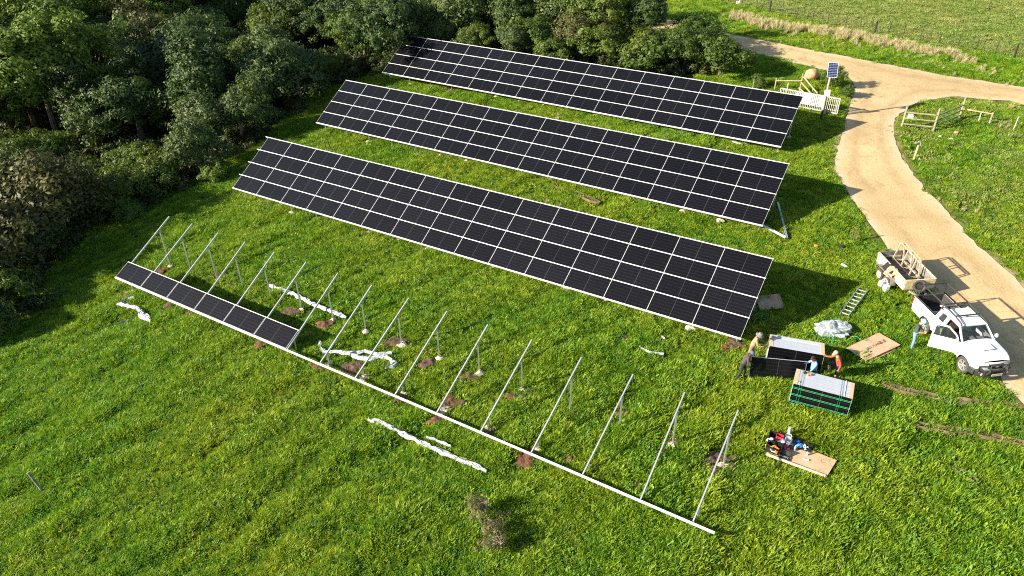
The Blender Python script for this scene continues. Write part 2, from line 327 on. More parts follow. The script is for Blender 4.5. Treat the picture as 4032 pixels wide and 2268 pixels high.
MOUNDS = [(-17.08,39.19,1),(-22.66,42.06,0),(-23.94,39.62,0),(-20.48,37.78,1),(-18.74,36.70,0),(-20.78,41.02,0),(-14.51,36.90,1),(-12.66,35.70,1),(-18.28,40.47,1),(-13.61,32.96,0),(-12.12,32.00,0),(-10.03,30.57,0),(-6.41,32.08,1),(-8.11,30.18,1),(-10.33,34.20,0),(-4.25,30.12,1),(-5.36,27.55,0),(-3.13,27.15,0),(-2.56,26.77,1),(-3.54,25.97,0),(-0.98,25.04,1),(0.26,27.13,0),(0.90,27.45,1),(0.52,23.32,0),(6.33,23.24,1),(8.19,22.79,1),(8.29,22.12,1),(8.96,22.68,1),(6.96,23.98,1),(5.03,21.51,1),(6.56,19.85,0),(2.73,25.71,1),(5.16,25.44,0),(2.49,23.25,1),(-2.22,28.82,1),(5.98,31.15,1),(10.65,29.95,0),(11.1,30.2,1),(7.06,32.33,1),(17.3,49.7,1),(15.3,41.2,0),(13.3,43.2,0),(-16.9,49.0,0),(-14.6,47.5,0),(-12.9,46.0,0),(-5.3,40.6,1),(-9.6,43.6,1),(-10.6,57.6,1),(-7.1,55.3,1),(-5.3,67.4,1),(3.2,35.2,1)]
gx = np.concatenate([np.arange(-700, -120, 40), np.arange(-120, -44, 3), np.arange(-44, 62, .5), np.arange(62, 130, 3), np.arange(130, 701, 40)])
gy = np.concatenate([np.arange(-500, -20, 40), np.arange(-20, 12, 3), np.arange(12, 100, .5), np.arange(100, 190, 3), np.arange(190, 901, 40)])
X, Y = np.meshgrid(gx, gy, indexing='ij')
def fbm(x, y, s, seed=0): return np.array([noise.fractal(Vector((a*s, b*s, seed)), 1.0, 2.0, 3) for a, b in zip(np.ravel(x), np.ravel(y))]).reshape(np.shape(x))
_ca, _sa = math.cos(R(48)), math.sin(R(48))
def ridge(x, y):   # wind-combed rows and hummocks of taller growth
    a = x*_ca+y*_sa; b = -x*_sa+y*_ca
    return np.array([.9*noise.noise(Vector((p*.30, q*1.05, 2.5)))+.5*noise.noise(Vector((p*.8, q*1.9, 7.5))) for p, q in zip(a.ravel(), b.ravel())]).reshape(x.shape)
Z = tz(X, Y)
wob = (np.sin(X*1.7+2*np.sin(Y*.9))*np.cos(Y*1.9+1.7*np.sin(X*.7)))*.03+np.sin(X*.61+.4*Y)*np.cos(Y*.53-.3*X)*.05
inroad = inpoly(X, Y, ROAD); droad = dpoly(X, Y, ROAD, True)
infor = inpoly(X, Y, FOREST)
sd = np.where(inroad, 0, np.clip(droad/1.5, 0, 1))
def vnoise(x, y, s, seed):
    return np.array([noise.noise(Vector((a*s, b*s, seed))) for a, b in zip(x.ravel(), y.ravel())]).reshape(x.shape)
INW = (X > -44) & (X < 62) & (Y > 12) & (Y < 100)
def bumpz(x, y): return .13*ridge(x, y)+.10*vnoise(x, y, .16, 4.4)
Zg = Z + np.where(INW, bumpz(X, Y)-.03, 0)*sd - np.where(inroad & (droad > .5), .05, 0)
def gridfaces(nx, ny):
    i, j = np.meshgrid(np.arange(nx-1), np.arange(ny-1), indexing='ij'); a = (i*ny+j).ravel()
    return np.stack([a, a+ny, a+ny+1, a+1], 1)
gm, nt, b = nodes_of('meadow_soil'); Lk = nt.links
tcg = nt.nodes.new('ShaderNodeNewGeometry'); n1 = nt.nodes.new('ShaderNodeTexNoise'); n1.inputs['Scale'].default_value = .35; n1.inputs['Detail'].default_value = 8
n2 = nt.nodes.new('ShaderNodeTexNoise'); n2.inputs['Scale'].default_value = 5; n2.inputs['Detail'].default_value = 6
Lk.new(tcg.outputs['Position'], n1.inputs['Vector']); Lk.new(tcg.outputs['Position'], n2.inputs['Vector'])
def mixc(f, a, b2, lo=0, hi=1):
    mx = nt.nodes.new('ShaderNodeMix'); mx.data_type = 'RGBA'; mr = nt.nodes.new('ShaderNodeMapRange'); mr.inputs[1].default_value = lo; mr.inputs[2].default_value = hi
    Lk.new(f, mr.inputs[0]); Lk.new(mr.outputs[0], mx.inputs[0])
    for i, v in ((6, a), (7, b2)):
        if isinstance(v, tuple): mx.inputs[i].default_value = (*v, 1)
        else: Lk.new(v, mx.inputs[i])
    return mx.outputs[2]
g1 = mixc(n1.outputs['Fac'], (.065, .105, .010), (.12, .17, .016), .35, .65)
g2 = mixc(n2.outputs['Fac'], (.03, .05, .010), g1, .3, .6)
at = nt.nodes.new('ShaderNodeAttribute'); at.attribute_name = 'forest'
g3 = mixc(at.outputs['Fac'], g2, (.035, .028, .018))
ad = nt.nodes.new('ShaderNodeAttribute'); ad.attribute_name = 'sand'
g4 = mixc(ad.outputs['Fac'], g3, (.36, .265, .16))
Lk.new(g4, b.inputs['Base Color']); b.inputs['Roughness'].default_value = 1; b.inputs['Specular IOR Level'].default_value = .1
bp = nt.nodes.new('ShaderNodeBump'); bp.inputs['Strength'].default_value = .8; bp.inputs['Distance'].default_value = .12; Lk.new(n2.outputs['Fac'], bp.inputs['Height']); Lk.new(bp.outputs[0], b.inputs['Normal'])
sandm = np.clip(1-droad/.45, 0, 1)*(~inroad)
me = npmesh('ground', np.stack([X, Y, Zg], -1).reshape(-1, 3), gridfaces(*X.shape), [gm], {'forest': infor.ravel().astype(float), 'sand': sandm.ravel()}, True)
ground = link('ground', me); tag(ground, kind='structure')

# dirt road: polygon cut into 1 m cells, laid on the terrain
bm = bmesh.new(); vv = [bm.verts.new((x, y, 0)) for x, y in ROAD]; bm.faces.new(vv)
for ax, lo, hi in ((0, 8, 66), (1, 14, 92)):
    for q in range(lo, hi):
        geo = bm.verts[:]+bm.edges[:]+bm.faces[:]
        bmesh.ops.bisect_plane(bm, geom=geo, plane_co=(q, 0, 0) if ax == 0 else (0, q, 0), plane_no=(1, 0, 0) if ax == 0 else (0, 1, 0), dist=1e-4)
for v_ in bm.verts: v_.co.z = T(v_.co.x, v_.co.y)+.025
bmesh.ops.recalc_face_normals(bm, faces=bm.faces[:])
bmesh.ops.subdivide_edges(bm, edges=bm.edges[:], cuts=1, use_grid_fill=True)
for v_ in bm.verts: v_.co.z = T(v_.co.x, v_.co.y)+.025
me = bpy.data.meshes.new('dirt_road'); bm.to_mesh(me); bm.free()
if me.polygons[0].normal.z < 0: me.flip_normals()
rm, nt, b = nodes_of('sandy_gravel'); Lk = nt.links
ge = nt.nodes.new('ShaderNodeNewGeometry')
def nzn(s, d=8, dist=0, vec=None, rough=.6):
    n = nt.nodes.new('ShaderNodeTexNoise'); n.inputs['Scale'].default_value = s; n.inputs['Detail'].default_value = d; n.inputs['Distortion'].default_value = dist; n.inputs['Roughness'].default_value = rough
    Lk.new(vec or ge.outputs['Position'], n.inputs['Vector']); return n.outputs['Fac']
mp = nt.nodes.new('ShaderNodeMapping'); mp.inputs['Rotation'].default_value = (0, 0, R(2)); mp.inputs['Scale'].default_value = (1.6, .16, 1); Lk.new(ge.outputs['Position'], mp.inputs['Vector'])
c1 = mixc(nzn(.22, 6), (.43, .31, .150), (.55, .415, .220), .35, .65)
c2 = mixc(nzn(.9, 7, 1.2), c1, (.34, .235, .115), .54, .74)
c3 = mixc(nzn(7, 8), (.31, .215, .11), c2, .28, .45)
ta = nt.nodes.new('ShaderNodeAttribute'); ta.attribute_name = 'track'; ea = nt.nodes.new('ShaderNodeAttribute'); ea.attribute_name = 'edge'
tm_ = nt.nodes.new('ShaderNodeMath'); tm_.operation = 'MULTIPLY'; Lk.new(ta.outputs['Fac'], tm_.inputs[0]); Lk.new(nzn(.7, 5, .8), tm_.inputs[1])
c3 = mixc(tm_.outputs[0], c3, (.34, .235, .115), .15, .75)
em_ = nt.nodes.new('ShaderNodeMath'); em_.operation = 'MULTIPLY'; Lk.new(ea.outputs['Fac'], em_.inputs[0]); Lk.new(nzn(2.2, 6, .5), em_.inputs[1])
c3 = mixc(em_.outputs[0], c3, (.56, .42, .27), .12, .5)
c4 = mixc(nzn(26, 4), c3, (.58, .47, .30), .60, .72)
Lk.new(c4, b.inputs['Base Color']); b.inputs['Roughness'].default_value = .95; b.inputs['Specular IOR Level'].default_value = .15
bp = nt.nodes.new('ShaderNodeBump'); bp.inputs['Strength'].default_value = .55; bp.inputs['Distance'].default_value = .05; Lk.new(nzn(9, 8, .3), bp.inputs['Height']); Lk.new(bp.outputs[0], b.inputs['Normal'])
rx = np.array([v_.co.x for v_ in me.vertices]); ry = np.array([v_.co.y for v_ in me.vertices])
dd3 = np.sort(np.stack([dpoly(rx, ry, NORTH), dpoly(rx, ry, RIGHT), dpoly(rx, ry, LEFT)]), 0); mm3 = dd3[0]/(dd3[0]+dd3[1]+1e-6)
ra = me.attributes.new('track', 'FLOAT', 'POINT'); ra.data.foreach_set('value', np.clip(1-np.abs(mm3-.27)/.13, 0, 1).astype(np.float32)); ra = me.attributes.new('edge', 'FLOAT', 'POINT'); ra.data.foreach_set('value', np.clip(1-dd3[0]/.9, 0, 1).astype(np.float32))
me.materials.append(rm); road = link('dirt_road', me); tag(road, kind='structure')
# concrete strip across the access road below the gate (gate track)
g = MB(); g.beam(P(24.6, 55.4, .02), P(28.9, 53.7, .02), .16, .05); tr_ = g.build('gate_track', mat('dusty_concrete', (.42, .32, .19), .95, 0, .2, 5)); tag(tr_, kind='structure')
# wheel ruts pressed into the grass
for i, pl in enumerate(RUTS+PATCHES):
    g = MB(); pd = densify(pl, .22, .05, 2.0); w = (.22, .24, .26, .3, .35)[i]; k = len(pd); vs = []
    for q, (x, y) in enumerate(pd):
        a = pd[max(0, q-1)]; c = pd[min(k-1, q+1)]; d = Vector((c[0]-a[0], c[1]-a[1], 0)).normalized(); nn = Vector((-d.y, d.x, 0)); tap = min(1, q/3+.25, (k-1-q)/3+.25)
        for j in range(7):
            s_ = (j-3)/3; ww = w*tap*(1+.5*noise.noise(Vector((x*2, y*2, j*.2)))); px, py = x+nn.x*s_*ww, y+nn.y*s_*ww
            edge = .16 if .4 < abs(s_) < .8 else -.06
            vs.append((px, py, T(px, py)+(.02 if abs(s_) > .95 else .05+edge*.6)+.05*noise.noise(Vector((px*5, py*5, 3)))))
    g.add(vs, [(q*7+j, (q+1)*7+j, (q+1)*7+j+1, q*7+j+1) for q in range(k-1) for j in range(6)])
    ro = g.build('tyre_rut', M['rut_soil'], smooth=False); tag(ro, kind='structure')

# ------------------------------------------------------------------ grass: scattered tufts
def tuft(nb, rad, hmin, hmax, wid, lean, seed, broad=0.0):
    r = np.random.default_rng(seed); V_, F_, Tn = [], [], []
    for i in range(nb):
        a = r.uniform(0, 2*math.pi); d = rad*math.sqrt(r.uniform()); bx, by = d*math.cos(a), d*math.sin(a)
        h = r.uniform(hmin, hmax)*(1-.35*(d/rad)); az = a+r.normal(0, 1.0); ln = r.uniform(.3, 1)*lean*h; w = wid*r.uniform(.6, 1.3)
        if r.uniform() < broad: w *= 2.6; h *= .8
        dx, dy = math.cos(az), math.sin(az); px, py = -dy*w/2, dx*w/2; t = r.uniform(); o = len(V_)
        V_ += [(bx-px, by-py, -.03), (bx+px, by+py, -.03), (bx+dx*ln*.35+px, by+dy*ln*.35+py, h*.62), (bx+dx*ln*.35-px, by+dy*ln*.35-py, h*.62), (bx+dx*ln+px*.25, by+dy*ln+py*.25, h), (bx+dx*ln-px*.25, by+dy*ln-py*.25, h*.99)]
        F_ += [(o, o+1, o+2, o+3), (o+3, o+2, o+4, o+5)]; Tn += [t]*6
    return np.array(V_), np.array(F_), np.array(Tn)
G_MATS = [leaf_mat('grass_lime', (.15, .275, .010), (.31, .45, .018), (.39, .43, .026), .42, .13), leaf_mat('grass_green', (.060, .18, .010), (.175, .345, .014), (.28, .37, .020), .40, .13),
          leaf_mat('weed_green', (.05, .16, .014), (.13, .28, .022), (.20, .28, .024), .36, .3)]
PASTURE = [leaf_mat('pasture_grass', (.20, .27, .055), (.31, .37, .085), (.40, .39, .13), .4, .2), leaf_mat('pasture_green', (.14, .24, .04), (.25, .34, .06), (.34, .34, .09), .4, .2)]
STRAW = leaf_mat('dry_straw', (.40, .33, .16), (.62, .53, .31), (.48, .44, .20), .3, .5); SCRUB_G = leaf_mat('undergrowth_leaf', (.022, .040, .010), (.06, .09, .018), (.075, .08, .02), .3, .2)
def hidden_coll(name, meshes):
    c = bpy.data.collections.new(name)
    for i, m_ in enumerate(meshes): c.objects.link(bpy.data.objects.new(name+'_blade', m_))
    return c
def scatter_group(name, coll, smin, smax, tilt, seed):
    ng = bpy.data.node_groups.new(name, 'GeometryNodeTree')
    ng.interface.new_socket('Geometry', in_out='INPUT', socket_type='NodeSocketGeometry'); ng.interface.new_socket('Geometry', in_out='OUTPUT', socket_type='NodeSocketGeometry')
    N = ng.nodes.new; L = ng.links.new; gi = N('NodeGroupInput'); go = N('NodeGroupOutput')
    dp = N('GeometryNodeDistributePointsOnFaces'); na = N('GeometryNodeInputNamedAttribute'); na.data_type = 'FLOAT'; na.inputs['Name'].default_value = 'density'
    nh = N('GeometryNodeInputNamedAttribute'); nh.data_type = 'FLOAT'; nh.inputs['Name'].default_value = 'hscale'
    L(gi.outputs[0], dp.inputs['Mesh']); L(na.outputs['Attribute'], dp.inputs['Density']); dp.inputs['Seed'].default_value = seed
    ci = N('GeometryNodeCollectionInfo'); ci.inputs['Collection'].default_value = coll; ci.inputs['Separate Children'].default_value = True; ci.inputs['Reset Children'].default_value = True
    io = N('GeometryNodeInstanceOnPoints'); io.inputs['Pick Instance'].default_value = True
    rv = N('FunctionNodeRandomValue'); rv.data_type = 'FLOAT_VECTOR'; rv.inputs[0].default_value = (-tilt, -tilt, 0); rv.inputs[1].default_value = (tilt, tilt, 6.2832)
    rs = N('FunctionNodeRandomValue'); rs.data_type = 'FLOAT'; rs.inputs[2].default_value = smin; rs.inputs[3].default_value = smax
    mu = N('ShaderNodeMath'); mu.operation = 'MULTIPLY'; L(rs.outputs[1], mu.inputs[0]); L(nh.outputs['Attribute'], mu.inputs[1])
    L(dp.outputs['Points'], io.inputs['Points']); L(ci.outputs[0], io.inputs['Instance']); L(rv.outputs[0], io.inputs['Rotation']); L(mu.outputs[0], io.inputs['Scale']); L(io.outputs[0], go.inputs[0])
    return ng
def scatter(name, xs, ys, dens, hs, coll, smin, smax, tilt, seed, bump=True):
    Xs, Ys = np.meshgrid(xs, ys, indexing='ij'); D = dens(Xs, Ys); H = hs(Xs, Ys); f = gridfaces(*Xs.shape); keep = D.ravel()[f].max(1) > .01
    me = npmesh(name, np.stack([Xs, Ys, tz(Xs, Ys)+(bumpz(Xs, Ys) if bump else 0)*np.clip(droad_at(Xs, Ys)/1.5, 0, 1)], -1).reshape(-1, 3), f[keep], [], {'density': D.ravel(), 'hscale': H.ravel()})
    o = link(name, me); md = o.modifiers.new('scatter', 'NODES'); md.node_group = scatter_group(name+'_scatter', coll, smin, smax, tilt, seed); tag(o, kind='stuff'); return o
def view(x, y, m=1.5):   # inside the camera's footprint (with a margin so that a step aside still sees grass)
    return (np.abs(x) < y*.86+8+m) & (y > 14)
HARD = [(16.0,29.0,'c')]
def clear(x, y):
    k = np.ones(x.shape)
    for pl in (CARD, TOOLB, CARD2):
        k *= np.clip((dpoly(x, y, pl, True)*np.where(inpoly(x, y, pl), -1, 1)+.05)/.25, 0, 1)
    for pl in RUTS: k *= np.clip((dpoly(x, y, pl)-.03+.25*vnoise(x, y, 1.6, 6))/.3, 0, 1)
    for pl in PATCHES: k *= np.clip((dpoly(x, y, pl)-.1)/.5, .25, 1)
    for a in MOUNDS: k *= np.clip((np.hypot(x-a[0], y-a[1])-.34)/.3, .03, 1)
    return k
def gdens(x, y):
    ir = inpoly(x, y, ROAD); dr = dpoly(x, y, ROAD, True); nzv = vnoise(x, y, .9, 3); nz2 = vnoise(x, y, .25, 8)
    d = np.where(ir, 0, np.clip((dr-.12+.25*nzv)/.45, 0, 1))
    d = d*view(x, y)*np.where(inpoly(x, y, FOREST), np.clip(1-dpoly(x, y, FOREST, True)/2.5, 0, 1)*.8, 1)*clear(x, y)
    d = d*(1-pmask(x, y))*(1-.55*((x > 27)*(y < 60)*(y > 30))); far = np.clip((y-62)/20, 0, 1)*(x > 16)
    return d*(1-.35*far)*np.clip(24+6*nz2+14*ridge(x, y), 9, 40)
def ghs(x, y):
    far = np.clip((y-62)/20, 0, 1)*(x > 16)
    pas = np.clip((dpoly(x, y, [(24,91),(28.14,85.56),(36.33,77.5),(46.47,70.46),(60,62)])*np.where(y > 112-.92*x, 1, -1)+1)/2, 0, 1)*(x > 18)*(y > 60)
    near = np.clip(1-droad_at(x, y)/1.2, 0, 1)*.3
    rank = np.clip((x+2)/8, 0, 1)*np.clip((31-y)/6, 0, 1)*.38
    return np.clip(1+rank+.45*ridge(x, y)+.25*vnoise(x, y, .22, 11)-near, .45, 1.8)*(1-.45*pas)*(1+.1*far)
FENCE = [(20,97),(24.90,90.60),(28.14,85.56),(36.33,77.5),(46.47,70.46),(60,61.5),(80,49)]
def pmask(x, y): return (inpoly(x, y, FENCE+[(140,49),(140,140),(20,140)])).astype(float)
def droad_at(x, y): return dpoly(x, y, ROAD, True)
tufts = []
for i in range(9):
    kind = i % 3
    vv, ff, tt = tuft(80, .27, .06, (.21, .18, .14)[kind], (.014, .016, .026)[kind], (1.0, .9, 1.0)[kind], 30+i, (.0, .06, .45)[kind])
    tufts.append(npmesh('grass_blade', vv, ff, [G_MATS[(0, 1, 1, 0, 1, 2, 0, 1, 0)[i]]], {'tint': tt}))
TC = hidden_coll('grass_tufts', tufts)
grass = scatter('grass', np.arange(-46, 66, .45), np.arange(14, 97, .45), gdens, ghs, TC, .7, 1.35, .22, 3)
tag(grass, 'lush green meadow grass growing over the whole slope', 'grass')
pt = []
for i in range(4):
    vv, ff, tt = tuft(60, .36, .07, .17, .03, 1.0, 70+i, .1); pt.append(npmesh('pasture_blade', vv, ff, [PASTURE[i % 2]], {'tint': tt}))
pasture = scatter('pasture_grass', np.arange(18, 72, .6), np.arange(30, 98, .6), lambda x, y: (pmask(x, y)+((x > 26.8)*(y < 60)*(~inpoly(x, y, ROAD))*np.clip((droad_at(x, y)-.3)/2.5, 0, 1)*np.clip(.5+1.2*vnoise(x, y, .3, 3), 0, 1)))*np.clip(12+6*vnoise(x, y, .5, 9), 2, 20)*view(x, y), lambda x, y: 1+.5*vnoise(x, y, .6, 4), hidden_coll('pasture_tufts', pt), .7, 1.35, .2, 6)
tag(pasture, 'pale grazed pasture grass beyond the wire fence', 'grass')
# dry straw grass along the verge
straw = []
for i in range(4):
    vv, ff, tt = tuft(60, .28, .45, 1.0, .020, .45, 90+i); straw.append(npmesh('straw_blade', vv, ff, [STRAW], {'tint': tt}))
SC = hidden_coll('straw_tufts', straw)
DRY = [(24.5,84.2),(25.91,81.6),(27.53,79.6),(29.47,78.9),(31.25,77.8),(32.92,76.6),(34.56,75.5),(36.08,74.2),(37.50,72.75),(38.97,71.6),(40.89,70.6)]
DRY2 = [(41.5,68.5),(42.35,67.64),(43.28,65.83),(44.24,65.12),(47,63.5)]
def sdens(x, y):
    n = vnoise(x, y, .7, 21)
    d = np.clip(1.25-dpoly(x, y, DRY)/1.25, 0, 1)*9*np.clip(.75+n, 0, 1.3)+np.clip(1-dpoly(x, y, DRY2)/1.3, 0, 1)*5*np.clip(.5+n*2, 0, 1)
    d += np.clip(1-np.hypot(x-37.6, y-54.5)/1.0, 0, 1)*9+np.clip(1-np.hypot(x-39.5, y-58.3)/1.0, 0, 1)*4
    d += (dpoly(x, y, NORTH) < 4.5)*(~inpoly(x, y, ROAD))*np.clip(n*2+.1, 0, 1)*2.2*(y > 60)
    for pl in DRYP: d += np.clip(1-dpoly(x, y, pl)/.6, 0, 1)*2.2
    d += (x > 30)*(y > 66)*np.clip(n*2.2-.75, 0, 1)*.9+(x > 28)*(y < 56)*np.clip(n*2-.55, 0, 1)*.9
    return d*view(x, y)*(~inpoly(x, y, ROAD))
def shs(x, y):
    pas = np.clip(1-dpoly(x, y, DRY)/2.5, 0, 1); return .38+.62*pas+.2*np.clip(1-dpoly(x, y, DRY2)/2, 0, 1)
dry = scatter('dry_grass', np.arange(0, 64, .5), np.arange(40, 95, .5), sdens, shs, SC, .7, 1.2, .2, 5)
tag(dry, 'tall straw coloured dry grass along the far verge of the dirt road', 'dry grass')
# ------------------------------------------------------------------ trees and bushes
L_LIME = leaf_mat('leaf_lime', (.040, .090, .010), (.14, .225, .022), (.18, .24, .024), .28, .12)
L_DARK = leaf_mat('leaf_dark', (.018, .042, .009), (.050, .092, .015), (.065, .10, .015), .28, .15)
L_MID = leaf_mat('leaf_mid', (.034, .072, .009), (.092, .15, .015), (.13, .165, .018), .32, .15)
L_GREY = leaf_mat('leaf_grey_olive', (.035, .062, .015), (.095, .145, .034), (.09, .13, .024), .28, .2)
L_OLIVE = leaf_mat('leaf_olive_brown', (.040, .050, .012), (.095, .105, .022), (.12, .105, .035), .3, .25)
def crown(seed, rad, hgt, z0, nclump, nleaf, leaf, clump_r, lumps=.35, shape='round', updr=.25):
    """leaf cards gathered in clumps through an uneven crown volume"""
    r = np.random.default_rng(seed); cs = []; ax = []
    lob = r.normal(size=(7, 3)); lob /= np.linalg.norm(lob, axis=1)[:, None]; lw = r.uniform(.3, 1, 7)
    while len(cs) < nclump:
        d = r.normal(size=3); d /= np.linalg.norm(d)
        if d[2] < -.55: continue
        q = 1-lumps+lumps*1.8*max(0, (np.maximum(0, lob@d)**5*lw).max())+r.normal(0, .11)
        t = r.uniform(.45, 1)**.5*q; c = d*t*np.array([rad, rad, hgt/2])
        if shape == 'cone': c[:2] *= np.clip(1.15-.75*(c[2]/(hgt/2)+.5), .2, 1.1)
        if shape == 'column': c[:2] *= .8+.25*math.sin(c[2]*2)
        cs.append(c); ax.append(d)
    cs = np.array(cs); ax = np.array(ax); n = nclump*nleaf
    cl = np.repeat(np.arange(nclump), nleaf); cr = clump_r*r.uniform(.6, 1.3, nclump)
    off = r.normal(size=(n, 3)); off /= np.linalg.norm(off, axis=1)[:, None]; off *= (r.uniform(0.1, 1, n)**.5*cr[cl])[:, None]; off[:, 2] *= .7
    p = cs[cl]+off
    nrm = off/np.linalg.norm(off, axis=1)[:, None]*1.0+ax[cl]*.5+r.normal(0, .42, (n, 3)); nrm[:, 2] += updr; nrm /= np.linalg.norm(nrm, axis=1)[:, None]
    t1 = np.cross(nrm, r.normal(size=(n, 3))); t1 /= np.linalg.norm(t1, axis=1)[:, None]; t2 = np.cross(nrm, t1)
    ln = leaf*r.uniform(.6, 1.35, n)[:, None]; wd = ln*.42
    v = np.stack([p-t1*ln/2, p+t2*wd/2, p+t1*ln/2, p-t2*wd/2], 1).reshape(-1, 3); v[:, 2] += z0+hgt/2
    tint = np.clip(np.repeat(r.uniform(0, 1, nclump)*.6, nleaf)+r.uniform(0, .5, n), 0, 1)
    return v, np.arange(n*4).reshape(n, 4), np.repeat(tint, 4), cs+np.array([0, 0, z0+hgt/2])
def limbs(seed, h, r0, targets, n=7):
    g = MB(); r = random.Random(seed); top = Vector((r.uniform(-.3, .3), r.uniform(-.3, .3), h)); mid = Vector((r.uniform(-.2, .2), r.uniform(-.2, .2), h*.5))
    g.tube([(0, 0, -.4), mid*.5+Vector((0, 0, .05)), mid, top], [r0*1.25, r0, r0*.8, r0*.35], 8)
    for t in targets:
        b = mid.lerp(top, r.uniform(0, .8)); t = Vector(t); m_ = b.lerp(t, .5)+Vector((r.uniform(-.2, .2), r.uniform(-.2, .2), .15)); g.tube([b, m_, t], [r0*.42, r0*.28, r0*.08], 5)
    return g
PROTO = {}
def proto(key, leafm, barkm, seed, rad, hgt, z0, ncl, nlf, leaf, clr, th, tr, nb, lumps=.35, shape='round', updr=.25):
    v, f, t, cs = crown(seed, rad, hgt, z0, ncl, nlf, leaf, clr, lumps, shape, updr)
    rr = random.Random(seed); tg = [cs[rr.randrange(len(cs))] for _ in range(nb)]
    PROTO[key] = (npmesh(key+'_crown', v, f, [leafm], {'tint': t}), limbs(seed, th, tr, tg).mesh(key+'_trunk', barkm), hgt+z0, rad)
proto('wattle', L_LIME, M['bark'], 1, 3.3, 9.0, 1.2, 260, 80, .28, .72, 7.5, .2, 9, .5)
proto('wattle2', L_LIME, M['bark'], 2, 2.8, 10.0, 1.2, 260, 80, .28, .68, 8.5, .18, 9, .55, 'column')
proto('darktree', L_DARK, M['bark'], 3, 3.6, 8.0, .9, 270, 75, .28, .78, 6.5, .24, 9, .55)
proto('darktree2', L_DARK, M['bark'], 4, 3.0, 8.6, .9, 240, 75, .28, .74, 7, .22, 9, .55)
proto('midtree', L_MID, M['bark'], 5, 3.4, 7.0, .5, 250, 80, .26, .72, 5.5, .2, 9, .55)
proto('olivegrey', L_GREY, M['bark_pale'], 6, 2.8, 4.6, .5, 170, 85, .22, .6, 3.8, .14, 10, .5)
proto('olivegrey2', L_GREY, M['bark_pale'], 7, 2.4, 5.6, .5, 160, 85, .22, .6, 4.8, .13, 10, .5, 'column')
proto('olivebrown', L_OLIVE, M['bark_pale'], 8, 3.4, 4.8, .3, 190, 80, .24, .7, 4.0, .14, 14, .55)
proto('bush', L_MID, M['bark'], 9, 2.0, 2.8, .1, 120, 85, .20, .5, 2.0, .08, 8, .5)
proto('bush2', L_MID, M['bark'], 10, 2.4, 3.6, .1, 150, 80, .22, .55, 2.8, .1, 8, .55)
proto('brightbush', L_LIME, M['bark'], 11, 1.8, 2.2, .0, 100, 85, .20, .5, 1.5, .07, 6, .5)
def plant(key, name, x, y, h, label, cat, group=None, wid=1.0, rot=None, z=None):
    wid *= random.uniform(.95, 1.05)
    cm, tm, ph, pr = PROTO[key]; s = h/ph
    m = Matrix.Translation((x, y, T(x, y)-.1)) @ Matrix.Rotation(random.uniform(0, 6.28) if rot is None else rot, 4, 'Z') @ Matrix.Diagonal((s*wid, s*wid*random.uniform(.92, 1.08), s, 1))
    r = empty(name, None, mtx=m, label=label, cat=cat, group=group); link('trunk', tm, r); link('crown', cm, r); return r
